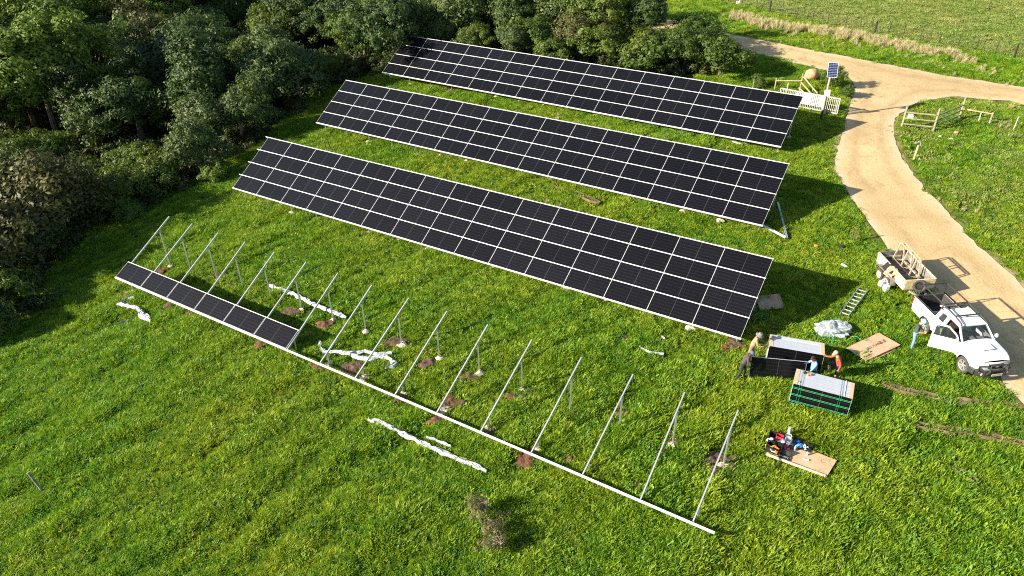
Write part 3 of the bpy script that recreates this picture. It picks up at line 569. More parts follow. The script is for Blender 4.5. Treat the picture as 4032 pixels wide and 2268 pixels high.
# hero plants along the forest edge (left), each with its own label
HERO = [
 ('bush2', 'bush', -29.6, 52.6, 3.9, 'bright green bush furthest out on the grass at the wood edge', 'bush', 1.0),
 ('bush', 'bush', -27.2, 54.5, 2.9, 'low green bush just behind the outermost bush at the wood edge', 'bush', 1.1),
 ('olivegrey', 'olive_shrub', -24.9, 57.0, 5.0, 'grey-green shrub with pale twigs nearest the left end of the front full array', 'shrub', 1.0),
 ('olivegrey2', 'olive_shrub', -25.4, 61.2, 6.2, 'tall rounded grey-olive shrub behind the shrub nearest the front full array', 'shrub', 1.15),
 ('olivegrey', 'olive_shrub', -22.9, 62.2, 5.6, 'brownish grey-olive shrub leaning to the grass, left of the middle array', 'shrub', .95),
 ('olivegrey2', 'olive_shrub', -22.0, 67.5, 6.8, 'tall silvery shrub at the wood edge left of the rear two arrays', 'shrub', 1.1),
 ('olivegrey', 'olive_shrub', -19.9, 70.5, 6.4, 'broad grey-green shrub shading the grass beside the middle array', 'shrub', 1.1),
 ('olivegrey2', 'olive_shrub', -22.6, 73.5, 8.2, 'tallest grey-green shrub, topping the row left of the rear array', 'shrub', 1.0),
 ('midtree', 'green_tree', -24.6, 71.5, 7.6, 'mid-green tree squeezed behind the silvery shrubs left of the rear array', 'tree', .8),
 ('brightbush', 'weed_bush', -23.1, 55.0, 1.5, 'small bright yellow-green bush in the sun under the grey-green shrub', 'bush', 1.0),
 ('brightbush', 'weed_bush', -28.2, 50.6, 1.5, 'small bright green weedy bush at the foot of the outermost bush', 'bush', 1.1),
 ('olivebrown', 'olive_brown_tree', -33.2, 48.5, 7.2, 'olive-brown twiggy tree at the left picture edge above the front rack', 'tree', 1.15),
 ('olivebrown', 'olive_brown_tree', -34.6, 43.0, 6.6, 'olive-brown twiggy tree furthest down the left picture edge', 'tree', 1.0),
 ('darktree', 'dark_tree', -32.0, 44.8, 5.2, 'low dark tree casting shade on the grass left of the unfinished rack', 'tree', .9),
 ('bush2', 'bush', -31.2, 39.6, 3.6, 'dark twiggy bush at the wood edge beside the left end of the unfinished rack', 'bush', 1.0),
 ('olivegrey', 'olive_shrub', -30.9, 37.0, 3.0, 'small grey shrub lowest on the left wood edge', 'shrub', .9),
 ('bush', 'bush', -33.5, 36.0, 3.2, 'dark bush cut by the left picture edge', 'bush', 1.1),
 ('olivebrown', 'olive_brown_tree', -35.5, 53.0, 3.6, 'low spreading olive shrub tree between the big tree and the outermost bush', 'tree', 1.3),
 ('bush2', 'bush', -33.5, 56.5, 3.4, 'mounded olive-green bush at the foot of the big lit tree', 'bush', 1.25),
 ('bush2', 'bush', -30.5, 58.5, 3.6, 'mounded green bush in half shade behind the outermost bush', 'bush', 1.2),
 ('wattle2', 'feathery_tree', -41.5, 66.5, 14.0, 'big feathery tree with its whole left side sunlit, standing clear in the wood', 'tree', 1.15),
 ('wattle', 'feathery_tree', -38.6, 70.0, 12.0, 'dark right half of the big lit tree group in the left wood', 'tree', .9),
 ('wattle', 'feathery_tree', -52.0, 78.0, 13.5, 'lime-green feathery tree left of the big lit tree', 'tree', 1.0),
 ('wattle2', 'feathery_tree', -57.5, 90.0, 14.5, 'lime-green tree in the upper left corner with tall narrow crown', 'tree', 1.1),
 ('wattle', 'feathery_tree', -48.5, 92.0, 14.0, 'lime-green tree at the top edge, right of the corner tree', 'tree', 1.1),
 ('wattle2', 'feathery_tree', -41.0, 88.0, 13.5, 'feathery yellow-green tree at the top edge above the big lit tree', 'tree', 1.1),
 ('olivebrown', 'olive_brown_tree', -37.0, 79.5, 10.0, 'yellowish brown tree with bare pale twigs right of the big lit tree', 'tree', .85),
 ('darktree', 'dark_tree', -32.5, 77.0, 10.0, 'wide dark tree in the middle of the left wood', 'tree', 1.15),
 ('darktree2', 'dark_tree', -33.5, 68.5, 8.0, 'dark shaded tree below the yellowish brown tree', 'tree', 1.1),
 ('darktree', 'dark_tree', -28.6, 70.0, 7.0, 'dark round tree bordering the black gap in the wood', 'tree', 1.0),
 ('bush2', 'bush', -17.6, 75.6, 3.0, 'green bush left of the raised end of the rear array', 'bush', 1.1),
 ('midtree', 'green_tree', -14.8, 79.5, 6.2, 'bright green bushy tree just left of the rear array corner', 'tree', 1.0),
 ('midtree', 'green_tree', -13.2, 84.5, 8.0, 'tall green tree at the top edge above the left corner of the rear array', 'tree', 1.0),
]
for k_, nm, x, y, h, lab, cat, w in HERO: plant(k_, nm, x, y, h, lab, cat, 'trees and shrubs along the wood edge', w)
# bushes behind the rear array, left to right
BACK = [(-6.9,77.0,5.0,'olivegrey','pale grey-green bush behind the second and third columns of the rear array'),(-3.3,74.6,4.4,'midtree','dense green bush behind the fifth column of the rear array'),(.3,72.5,4.6,'olivegrey2','grey-leaved bush behind the seventh column of the rear array'),(4.2,70.6,3.4,'bush2','low olive bush behind the middle of the rear array'),
 (8.6,70.2,4.6,'bush2','broad green bush behind the tenth column of the rear array'),(12.2,67.9,4.4,'bush2','yellow-green bush touching the eleventh column of the rear array'),(15.4,67.6,4.6,'midtree','tall rounded green bush behind the twelfth column of the rear array'),(18.3,66.0,4.2,'bush2','bright green bush furthest right, at the road bend behind the rear array'),(16.6,71.0,4.6,'bush2','green bush second from the road bend behind the rear array'),
 (-9.5,79.5,7.0,'midtree','green tree at the top edge behind the fallen branches'),(-5.0,78.5,7.6,'olivegrey','silver-grey tree at the top edge behind the pale bush'),(0.2,77.0,7.4,'darktree','dark tree at the top edge behind the grey-leaved bush'),(5.0,76.2,7.4,'olivegrey2','olive-grey tree at the top edge behind the low olive bush'),(9.6,75.0,7.2,'midtree','leafy green tree at the top edge behind the broad green bush'),(13.2,73.6,6.6,'darktree2','dark green tree at the right end of the thicket, behind the rounded bush'),(2.9,74.0,4.8,'bush2','olive-green bush filling the gap behind the eighth column of the rear array'),(6.6,72.6,5.0,'olivebrown','straw-tinged olive bush behind the ninth column of the rear array')]
for x, y, h, k_, lab in BACK: plant(k_, 'thicket_bush' if h < 6 else 'thicket_tree', x, y, h, lab, 'bush' if h < 6 else 'tree', 'thicket behind the rear array', 1.1)
# inner wood: trees too alike to tell apart
spots = [(h[2], h[3]) for h in HERO]+[(b_[0], b_[1]) for b_ in BACK]; rr = random.Random(5); FILL = []
def gap(x, y): return math.hypot((x+27.5)/4.5, (y-77.5)/7) < 1
tries = 0
while len(FILL) < 150 and tries < 9000:
    tries += 1; y = rr.uniform(46, 128); x = rr.uniform(-95, 6)
    if not inpoly(np.array([x]), np.array([y]), FOREST)[0] or gap(x, y) or abs(x) > y*.72+6: continue
    if y < 75 and dpoly(np.array([x]), np.array([y]), FOREST, True)[0] < 6: continue
    if y > 84 and x > -6 and y < 88-x: continue
    if min(math.hypot(x-a, y-b_) for a, b_ in spots) < 3.3+.018*max(0, y-60): continue
    spots.append((x, y)); FILL.append((x, y))
for x, y in FILL:
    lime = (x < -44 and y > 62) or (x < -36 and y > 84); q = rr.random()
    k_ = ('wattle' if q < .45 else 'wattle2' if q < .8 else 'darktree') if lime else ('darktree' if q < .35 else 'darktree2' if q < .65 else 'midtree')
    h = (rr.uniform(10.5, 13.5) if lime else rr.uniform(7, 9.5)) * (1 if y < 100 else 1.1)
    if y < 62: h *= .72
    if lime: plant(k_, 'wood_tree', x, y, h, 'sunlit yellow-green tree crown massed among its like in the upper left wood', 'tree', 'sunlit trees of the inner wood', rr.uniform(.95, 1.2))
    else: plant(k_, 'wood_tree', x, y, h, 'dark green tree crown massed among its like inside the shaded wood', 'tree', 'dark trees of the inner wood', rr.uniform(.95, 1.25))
# foreground bush, gate bush
proto('twiggy', leaf_mat('leaf_twiggy', (.075, .095, .025), (.17, .18, .06), (.20, .16, .07), .3, 1.5), M['bark_pale'], 15, .62, 1.25, .0, 46, 34, .085, .19, 1.0, .022, 26, .8)
plant('twiggy', 'twiggy_bush', -1.38, 20.35, 1.35, 'rear and tallest of the three olive twiggy bushes in the grass at the bottom centre', 'bush', 'twiggy bushes in front of the rack')
plant('twiggy', 'twiggy_bush', -.85, 19.55, 1.0, 'middle, reddish-twigged one of the three twiggy bushes at the bottom centre', 'bush', 'twiggy bushes in front of the rack', 1.1)
plant('twiggy', 'twiggy_bush', -.72, 18.75, 1.2, 'front one of the three twiggy bushes, nearest the bottom picture edge', 'bush', 'twiggy bushes in front of the rack')
plant('bush', 'verge_bush', 26.9, 62.6, 1.9, 'dark green bush between the boulder and the gate pole', 'bush', None, .75)
plant('bush', 'verge_bush', 27.4, 60.6, 1.1, 'low dark bush at the road edge right of the sliding gate', 'bush', None, .9)
plant('bush', 'verge_bush', 20.9, 63.2, 1.1, 'low bush between the road-bend bush and the timber fence', 'bush', None, 1.0)
# undergrowth in the wood
def udens(x, y): return inpoly(x, y, FOREST)*np.clip(dpoly(x, y, FOREST, True)/1.0, 0, 1)*np.clip(.55+1.2*vnoise(x, y, .3, 2), 0.05, 1)*1.5*(np.abs(x) < y*.8+6)
ug = []
for i in range(3):
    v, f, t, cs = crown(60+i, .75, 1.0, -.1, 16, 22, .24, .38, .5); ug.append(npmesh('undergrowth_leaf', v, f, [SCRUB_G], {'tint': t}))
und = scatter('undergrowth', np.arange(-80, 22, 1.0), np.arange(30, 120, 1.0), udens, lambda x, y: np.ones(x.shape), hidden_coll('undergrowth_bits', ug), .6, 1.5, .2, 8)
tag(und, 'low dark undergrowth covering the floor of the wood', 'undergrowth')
# fallen bare branches by the rear array corner
g = MB(); r5 = random.Random(3)
def twig(p, d, L, r, dep):
    q = p+d*L; g.tube([p, p.lerp(q, .5)+Vector((r5.uniform(-.1, .1), r5.uniform(-.1, .1), r5.uniform(-.05, .12)))*L*.4, q], [r, r*.8, r*.5], 5)
    if dep:
        for i in range(3): twig(p.lerp(q, r5.uniform(.35, 1)), (d+Vector((r5.uniform(-.7, .7), r5.uniform(-.7, .7), r5.uniform(-.25, .5)))).normalized(), L*r5.uniform(.5, .75), r*.5, dep-1)
b0 = P(-10.6, 79.0, 1.6)
for d in ((-.8, .3, .55), (-.9, -.2, .25), (-.3, .5, .7), (.9, .35, .2)): twig(b0, Vector(d).normalized(), 2.4, .085, 3)
o = g.build('fallen_branch', M['branch']); tag(o, 'bleached bare fallen branches at the far left corner of the rear array', 'branch')
# ------------------------------------------------------------------ solar arrays
PW, PH, PITCH, RP = 2.485, 1.142, 2.49, 1.1720
M['pv'] = pv_mat('monocrystalline_cells', 24, 6, PW, PH)
def panel_meshes(w, h, t=.035, lip=.011):
    g = MB()
    g.box((w/2, lip/2, -t/2), (w, lip, t)).box((w/2, h-lip/2, -t/2), (w, lip, t)).box((lip/2, h/2, -t/2), (lip, h-2*lip, t)).box((w-lip/2, h/2, -t/2), (lip, h-2*lip, t))
    g.box((w/2, h/2, -.010), (w-2*lip, h-2*lip, .004), m=1)
    fr = g.mesh('panel_frame', [M['alu'], M['backsheet']])
    c = MB(); c.box((w/2, h/2, -.004), (w-2*lip, h-2*lip, .004)); return fr, c.mesh('cell_sheet', M['pv'])
PFR, PGL = panel_meshes(PW, PH)
PFR2, PGL2 = panel_meshes(2.445, PH)
def frame_of(u, v):
    u = Vector(u).normalized(); v = Vector(v); v = (v-u*v.dot(u)).normalized(); return u, v, u.cross(v)
def add_panel(root, o, u, v, n, x, y, z=0.0, fr=PFR, gl=PGL):
    inv = ROOT[root.name].inverted(); w = Matrix.Translation(o+u*x+v*y+n*z) @ Matrix((u, v, n)).transposed().to_4x4()
    p = link('solar_panel', fr, root, inv @ w); link('cell_sheet', gl, p); return p
def post(root, name, top, dx=0, w=.06):
    zb = T(top.x, top.y); g = MB(); g.beam((top.x, top.y, zb-.15), top, w, w, up=(0, 1, 0)); return g.build(name, M['steel'], root, world=True)
def footing(root, x, y, r, seed, hh=.1):
    g = MB(); g.lump((x, y), (r, r*.75), hh, 9, 3, seed, rough=.3); return g.build('footing', M['concrete'], root, world=True)
ARR = {'rear': ((-11.91788, 71.27165, 1.13206), (0.82771, -0.56004, 0.03528), (0.46702, 0.72236, 0.50999)),
       'middle': ((-16.07334, 60.75933, 0.46598), (0.8301, -0.55607, 0.04151), (0.46297, 0.72878, 0.50452)),
       'front': ((-20.02588, 50.18299, -0.18105), (0.83242, -0.55192, 0.04963), (0.4552, 0.73211, 0.50676))}
LABS = {'rear': 'finished ground-mounted solar array of sixty black panels furthest back, against the thicket', 'middle': 'finished ground-mounted solar array of sixty black panels in the middle of the three', 'front': 'finished ground-mounted solar array of sixty black panels closest to the unfinished rack'}
for key, (o, u, v) in ARR.items():
    o = Vector(o); u, v, n = frame_of(u, v); c0 = o+u*18.6; root = empty('solar_array', (c0.x, c0.y, T(c0.x, c0.y)), label=LABS[key], cat='solar array', group='finished solar arrays')
    for r_ in range(4):
        for q in range(15): add_panel(root, o, u, v, n, q*PITCH+.003, r_*RP+.017)
    for r_ in range(5):
        x0 = -.30 if (key == 'front' and r_ > 0) else -.02; yy = r_*RP+(-.008 if r_ == 0 else .002 if r_ < 4 else .012); ww = .055 if r_ == 0 else .026
        g = MB(); g.beam(o+u*x0+v*yy-n*.035, o+u*(15*PITCH+.03)+v*yy-n*.035, ww, .10, up=n); g.build('purlin', M['alu_white'], root, world=True)
    for k in range(16):
        x = .30+k*2.45; a, b_ = o+u*x-v*.02-n*.13, o+u*x+v*4.79-n*.13
        g = MB(); g.beam(a, b_, .05, .09, up=n); g.build('rafter', M['steel'], root, world=True)
        p1 = o+u*x+v*.65-n*.17; p2 = o+u*x+v*3.85-n*.17
        post(root, 'front_post', p1); post(root, 'rear_post', p2)
        footing(root, p1.x, p1.y, .20+.05*((k*7) % 3), k); footing(root, p2.x, p2.y, .2, k+40)
# unfinished rack with six panels
o = Vector((-23.15109, 38.92552, -0.81074)); u, v, n = frame_of((0.83569, -0.5471, 0.04802), (0.47131, 0.7593, 0.4487))
c0 = o+u*17.5; rack = empty('unfinished_rack', (c0.x, c0.y, T(c0.x, c0.y)), label='unfinished solar mounting rack with bare sloping rafters and six panels at its left end', cat='mounting rack')
RX = [(-1.09,-1.12,4.92),(1.15,1.22,4.93),(3.63,3.73,4.94),(6.06,6.22,4.94),(8.57,8.69,4.94),(11.1,11.18,4.96),(13.55,13.66,4.94),(16.03,16.02,4.93),(18.56,18.42,4.92),(21.02,20.96,4.91),(23.48,23.47,4.93),(25.98,25.93,4.93),(28.62,28.56,4.9),(31.15,31.05,4.92),(33.53,33.65,4.91),(35.82,35.83,4.92)]
RX[0] = (-.80, -.62, 4.92)
RX[0] = (-1.09, -1.02, 4.92)
PV_ = [3.85,3.84,3.89,3.87,3.84,3.85,3.89,3.87,3.87,3.88,3.89,3.86,3.86,3.8,4.04,4.04]
for k, (xt, xb, vt) in enumerate(RX):
    a, b_ = o+u*xb+v*.0-n*.045, o+u*xt+v*vt-n*.045
    g = MB(); g.beam(a, b_, .055, .012, up=n).beam(a-n*.045+u*.022, b_-n*.045+u*.022, .010, .09, up=n).beam(a-n*.045-u*.022, b_-n*.045-u*.022, .010, .09, up=n)
    g.build('rafter', M['steel'], rack, world=True)
    d = (b_-a)/vt; p2 = a+d*PV_[k]-n*.09; p1 = a+d*.62-n*.09
    q = post(rack, 'rear_post', p2, w=.065); post(rack, 'front_post', p1, w=.065)
    g = MB(); g.beam(p2-n*.0+u*.05-Vector((0, 0, .16)), p2+u*.05+n*.06, .12, .012, up=u); g.build('bracket', M['steel'], rack, world=True)
    footing(rack, p2.x, p2.y, (.22, .16, .18, .14, .2, .16, .2, .22, .34, .26, .30, .18, .22, .24, .3, .32)[k], k+80, .12); footing(rack, p1.x, p1.y, (.16, .2, .2, .2, .2, .2, .24, .24, .36, .2, .42, .26, .24, .22, .2, .2)[k], k+120, .12)
def rail(x0, x1, yy, w, h_, zz=-.03):
    g = MB(); ks = [x0+(x1-x0)*i/6 for i in range(7)]
    dv = lambda x: yy-.0*(x)-.045*max(0, (x-27)/9)
    for a, b_ in zip(ks, ks[1:]): g.beam(o+u*a+v*dv(a)+n*zz, o+u*(b_+.002)+v*dv(b_)+n*zz, w, h_, up=n)
    return g.build('purlin', M['alu_white'], rack, world=True)
rail(-1.30, 36.72, -.05, .085, .11)
rail(-1.30, 13.66, 1.165, .030, .06, -.02)
for q in range(6): add_panel(rack, o, u, v, n, -1.29+q*2.49, .012, .012, PFR2, PGL2)
g = MB(); a = o+u*(-1.05)+v*3.7-n*.1; b_ = o+u*1.2+v*3.6-n*1.9; g.tube([a, (a+b_)/2+Vector((0, 0, -.12)), b_], .006, 4); g.build('guide_string', M['wire'], rack, world=True)
# soil heaps dug out beside the posts
ORD = ['first','second','third','fourth','fifth','sixth','seventh','eighth','ninth','tenth','eleventh','twelfth','thirteenth','fourteenth','fifteenth','sixteenth']
def where_heap(x, y):
    best = None
    for k, (xt, xb, vt) in enumerate(RX):
        for nm, vv in (('front', .6), ('rear', 3.85)):
            q = o+u*(xb+(xt-xb)*vv/vt)+v*vv; d = math.hypot(q.x-x, q.y-y)
            if best is None or d < best[0]: best = (d, f"{'left' if x < q.x else 'right'} of {nm} post {'number' if 0 else ''}".strip(), ORD[k], nm, 'left' if x < q.x else 'right')
    if best[0] < 2.2: return f"just {best[4]} of the {best[3]} post of the {best[2]} rafter from the left"
    for key, (oo, uu, vv) in ARR.items():
        oo = Vector(oo); uu = Vector(uu).normalized(); nn_ = Vector((-uu.y, uu.x)); dx = Vector((x-oo.x, y-oo.y)); s_ = dx.x*uu.x+dx.y*uu.y; t_ = dx.x*nn_.x+dx.y*nn_.y
        if -2.5 < t_ < 1.2 and -1 < s_ < 39: return f"at the front edge of the {key} full array under column {ORD[max(0, min(14, int(s_/2.49)))]}"
    return 'lying on open grass between the arrays'
for i, (x, y, br) in enumerate(MOUNDS):
    w_ = where_heap(x, y)
    g = MB(); rr_ = .26+.16*((i*37) % 10)/10
    if (round(x, 1), round(y, 1)) in ((-6.4, 32.1), (-8.1, 30.2), (0.5, 23.3), (5.2, 25.4), (8.2, 22.8)): rr_ = .52
    g.lump((x, y), (rr_*1.35, rr_*1.0), .10, 18, 7, i*1.7, rough=.45)
    ob = g.build('soil_heap', M['soil_brown'] if br else M['soil'], smooth=False)
    tag(ob, f"{'brown' if br else 'red'} soil {w_}", 'soil heap', 'heaps of soil dug out of post holes')
# ------------------------------------------------------------------ pickup truck (X forward, Y left, Z up)
TH = math.atan2(-.991, .133)
truck = empty('pickup_truck', (21.62, 29.29, T(21.3, 29.3)+.02), Euler((0, 0, TH)), 'white pickup truck at the road edge, driver door open, black rack over its bed', 'pickup truck')
def beltz(x): return 1.27 if x < -1.0 else 1.24 if x < .9 else 1.235-.13*((x-.9)/1.4)**1.6
def yhalf(x, z):
    w = .885-.045*((z-.88)/.4)**2
    if x > 1.7: w -= .20*((x-1.7)/.62)**2.2
    if x < -2.6: w -= .06*((x+2.6)/.28)**2
    return w
WX, WR = 1.545, .47
def side_skin(sg, drop):
    g = MB(); xs = list(np.linspace(-2.86, 2.30, 118)); zs = np.linspace(0, 1, 17); pts = []; nv = len(zs)
    for x in xs:
        for t in zs:
            z = .50+(beltz(x)-.50)*t; xx, zz = x, z
            for cx in (-WX, WX):
                d = math.hypot(x-cx, z-.40)
                if abs(d-WR) < .045 and d > 1e-3: xx = cx+(x-cx)/d*WR; zz = .40+(z-.40)/d*WR
            flare = 0
            for cx in (-WX, WX):
                d = math.hypot(xx-cx, zz-.40); flare = max(flare, .035*max(0, 1-abs(d-WR-.02)/.09))
            pts.append((xx, sg*(yhalf(xx, zz)+flare), zz))
    fs = []
    for i in range(len(xs)-1):
        for j in range(nv-1):
            cx_ = (xs[i]+xs[i+1])/2; cz = .5+(beltz(cx_)-.5)*(zs[j]+zs[j+1])/2
            if any(math.hypot(cx_-cx, cz-.40) < WR-.012 for cx in (-WX, WX)): continue
            if drop(cx_, cz): continue
            f = (i*nv+j, (i+1)*nv+j, (i+1)*nv+j+1, i*nv+j+1); fs.append(f if sg < 0 else f[::-1])
    return g.add(pts, fs)
DX0, DX1 = -.36, .76
body = MB()
for sg in (-1, 1):
    s_ = side_skin(sg, (lambda x, z: sg < 0 and DX0 < x < DX1 and z > .56)); body.add(s_.v, s_.f)
def hoodz(x, y): w = yhalf(x, beltz(x)); q = y/w; return beltz(x)+.085*(1-abs(q)**2.6)*(1-.5*max(0, (x-1.9)/.4)**2)+(.012 if abs(q) < .62 else 0)
xs = list(np.linspace(.93, 2.30, 20)); qs = list(np.linspace(-1, 1, 23))
body.grid(lambda x, q: (x, q*yhalf(x, beltz(x)), hoodz(x, q*yhalf(x, beltz(x)))), xs, qs)
# nose: from the bonnet lip down to the bumper
def nose(t, q): w = yhalf(2.30, 1.1); x = 2.30+.11*(1-q*q)*(1-.5*t)+.06*math.sin(t*math.pi); return (x, q*w*(1+.02*t), hoodz(2.3, q*w)*(1-t)+.58*t)
body.grid(nose, list(np.linspace(0, 1, 8)), qs)
# cowl, sills, bed sides inner/top, cab back
body.box((.95, 0, 1.225), (.16, 1.5, .05)).box((.2, -.80, .53), (1.3, .10, .08)).box((.2, .80, .53), (1.3, .10, .08))
for sg in (-1, 1): body.box((-1.94, sg*.80, 1.265), (1.80, .13, .025))
# cab shell
ROOFZ = 1.80
def roofz(x, y): return ROOFZ-.05*(y/.66)**2-.035*((x+.28)/.62)**2
body.grid(lambda x, y: (x, y, roofz(x, y)), list(np.linspace(-.95, .36, 12)), list(np.linspace(-.66, .66, 13)))
for sg in (-1, 1):
    rf = Vector((.36, sg*.66, roofz(.36, .66))); rb = Vector((-.95, sg*.66, roofz(-.95, .66)))
    body.beam(rf, Vector((.98, sg*.80, 1.23)), .075, .06, up=(0, sg, .3))                      # A pillar
    body.beam(rb, Vector((-1.02, sg*.83, 1.24)), .20, .06, up=(0, sg, .3))                    # C pillar
    body.beam(rf, rb, .07, .06)                                                           # roof rail
    body.beam(Vector((-.36, sg*.665, roofz(-.36, .66)-.01)), Vector((-.38, sg*.835, 1.22)), .10, .05, up=(0, sg, .3))
    body.add([(-.42, sg*.675, 1.735), (-.95, sg*.675, 1.70), (-1.02, sg*.845, 1.24), (-.42, sg*.845, 1.24)], [(0, 1, 2, 3) if sg > 0 else (3, 2, 1, 0)])
body.beam((.36, -.64, roofz(.36, .64)), (.36, .64, roofz(.36, .64)), .06, .05).beam((-.95, -.64, roofz(-.95, .64)-.01), (-.95, .64, roofz(-.95, .64)-.01), .06, .05)
body.box((-1.03, 0, .92), (.04, 1.62, .66))
for y in (-.36, -.12, .12, .36): body.beam((-.85, y, roofz(-.85, y)+.006), (.0, y, roofz(0, y)+.006), .06, .014)
bo = body.build('body', M['white_paint'], truck, smooth=False)
bo.data.polygons.foreach_set('use_smooth', [True]*len(bo.data.polygons))
try: bo.data.set_sharp_from_angle(angle=R(32))
except Exception: pass
g = MB(); g.box((-2.86, 0, .94), (.05, 1.58, .62)); g.build('tailgate', M['white_paint'], truck, bevel=.02)
g = MB(); g.box((-1.94, 0, .66), (1.78, 1.48, .04))
for sg in (-1, 1):
    g.box((-1.94, sg*.735, .96), (1.80, .03, .62)).box((-1.94, sg*.80, 1.285), (1.84, .12, .02)); g.box((-WX, sg*.60, .76), (.86, .26, .18))
g.box((-1.06, 0, .97), (.03, 1.5, .62)).box((-2.82, 0, .97), (.03, 1.5, .62)).box((-2.85, 0, 1.262), (.10, 1.66, .03))
for k in range(9): g.box((-1.94, -.64+k*.16, .684), (1.74, .05, .015))
g.build('bed_liner', M['liner'], truck)
g = MB(); g.box((0, 0, .48), (4.4, 1.1, .22)).box((.35, 0, .62), (1.5, 1.5, .04))
for cx in (-WX, WX):
    for sg in (-1, 1): g.tube([(cx, sg*.52, .42), (cx, sg*.86, .42)], .455, 20, caps=False).box((cx, sg*.53, .55), (.9, .03, .6))
g.build('underbody', M['black_plastic'], truck)
# glass
def glass(name, pts, parent=truck, t=.008): g = MB(); g.slab(pts, t); return g.build(name, M['glass_dark'], parent)
g = MB(); g.grid(lambda t, q: (.97+.045*(1-q*q)-(.97-.37)*t, q*(.735-.115*t), 1.245+.51*t+.02*(1-q*q)*t), list(np.linspace(.03, .96, 7)), list(np.linspace(-1, 1, 11)))
ws = g.build('windscreen', M['glass_dark'], truck, smooth=True)
g = MB(); g.box((.975, -.0, 1.262), (.02, 1.42, .02)); g.tube([(.985, -.10, 1.27), (.90, .35, 1.325)], .012, 5).tube([(.99, -.62, 1.268), (.93, -.18, 1.315)], .012, 5); g.build('wiper', M['black_plastic'], truck)
g = MB(); g.box((.425, -.36, 1.685), (.008, .36, .055), Matrix.Rotation(R(-40), 3, 'Y')); g.build('tint_strip', mat('teal_tint', (.02, .30, .26), .4), truck)
glass('rear_window', [(-1.005, .56, 1.30), (-1.005, -.56, 1.30), (-.965, -.50, 1.70), (-.965, .50, 1.70)])
for sg in (-1, 1):
    q = [(-.52, sg*.845, 1.30), (-.90, sg*.848, 1.30), (-.84, sg*.700, 1.66), (-.52, sg*.700, 1.69)]
    glass('quarter_window', q if sg > 0 else q[::-1])
glass('door_window', [(-.30, .838, 1.27), (-.30, .69, 1.70), (.30, .69, 1.70), (.86, .815, 1.27)][::-1])
# interior
g = MB(); g.box((.80, 0, 1.10), (.30, 1.46, .26)).box((.62, .05, .98), (.2, .3, .3)); g.build('dashboard', M['interior'], truck, bevel=.03)
for sg in (-1, 1):
    g = MB(); g.box((-.05, sg*.36, .84), (.52, .50, .20)); g.box((-.36, sg*.36, 1.16), (.16, .48, .62), Matrix.Rotation(R(-14), 3, 'Y')); g.box((-.45, sg*.36, 1.53), (.10, .27, .17), Matrix.Rotation(R(-14), 3, 'Y')); g.build('seat', M['seat'], truck, bevel=.04)
g = MB(); mt = Matrix.Translation((.52, -.36, 1.16)) @ Matrix.Rotation(R(-62), 4, 'Y'); ring = [mt @ Vector((.18*math.cos(a), .18*math.sin(a), 0)) for a in np.linspace(0, 2*math.pi, 17)]; g.tube(ring, .015, 6, caps=False)
for a in (0, 2.1, 4.2): g.tube([mt @ Vector((0, 0, .02)), mt @ Vector((.17*math.cos(a), .17*math.sin(a), 0))], .018, 5)
g.build('steering_wheel', M['black_plastic'], truck)
g = MB(); g.box((.72, -.12, 1.245), (.30, .22, .03)).box((.70, .30, 1.24), (.16, .30, .02)); g.build('dash_papers', M['white_cloth'], truck)
# open driver door (hinged on its front edge)
ha = R(55); hm = Matrix.Translation((DX1, -.865, 0)) @ Matrix.Rotation(ha, 4, 'Z')
g = MB(); Ld = DX1-DX0
def dpt(s, z): x = -s; return (x, -(yhalf(.2, z)-.865), z)
g.grid(lambda s, z: dpt(s, z), [i*Ld/10 for i in range(11)], list(np.linspace(.50, 1.24, 9)))
g.grid(lambda s, z: (dpt(s, z)[0], dpt(s, z)[1]+.09, z), [i*Ld/10 for i in range(11)], list(np.linspace(.50, 1.24, 9)), m=1)
y0 = lambda z: dpt(0, z)[1]
for s_ in (0, Ld): g.box((-s_, y0(.87)+.045, .87), (.012, .09, .74))
g.box((-Ld/2, y0(.5)+.045, .50), (Ld, .09, .012)).box((-Ld/2, y0(1.24)+.045, 1.24), (Ld, .09, .012), m=1)
e = .045
g.beam((-Ld+.03, y0(1.24)+e, 1.24), (-Ld+.05, .20, 1.72), .07, .05, up=(0, 1, 0)).beam((-Ld+.05, .20, 1.72), (-.50, .20, 1.72), .06, .05, up=(0, 1, 0)).beam((-.50, .20, 1.72), (-.12, .10, 1.44), .06, .05, up=(0, 1, 0)).beam((-.12, .10, 1.44), (.02, y0(1.24)+e, 1.24), .06, .05, up=(0, 1, 0))
door = g.build('door', [M['white_paint'], M['interior']], truck, mtx=hm)
door['label'] = 'open driver door with lettering'
g = MB(); g.slab([(-Ld+.06, y0(1.24)+e, 1.25), (-.05, y0(1.24)+e, 1.25), (-.15, .10, 1.44), (-.50, .19, 1.70), (-Ld+.07, .19, 1.70)], .006); g.build('door_glass', M['glass_dark'], door)
g = MB(); g.beam((-Ld+.05, y0(1.24)-.004, 1.245), (-.03, y0(1.24)-.004, 1.245), .012, .03, up=(0, 0, 1)); g.build('belt_strip', M['black_plastic'], door)
g = MB(); g.tube([(-Ld+.10, y0(1.1)-.02, 1.10), (-Ld+.18, y0(1.1)-.035, 1.105), (-Ld+.28, y0(1.1)-.02, 1.10)], .014, 6); g.build('door_handle', M['grey_misc'], door)
tm = text_mesh('Greenworld', .235, 1.0); tm.materials.append(M['ink_grey']); rt = Matrix(((1, 0, 0), (0, 0, -1), (0, 1, 0))).to_4x4()
link('lettering', tm, door, Matrix.Translation((-.60, y0(.80)-.006, .83)) @ rt)
g = MB(); g.box((-.60, y0(.72)-.005, .715), (.82, .004, .008))
for k in range(10): g.box((-.98+k*.085, y0(.67)-.005, .665), (.020, .004, .022))
g.build('logo_underline', M['ink_grey'], door)
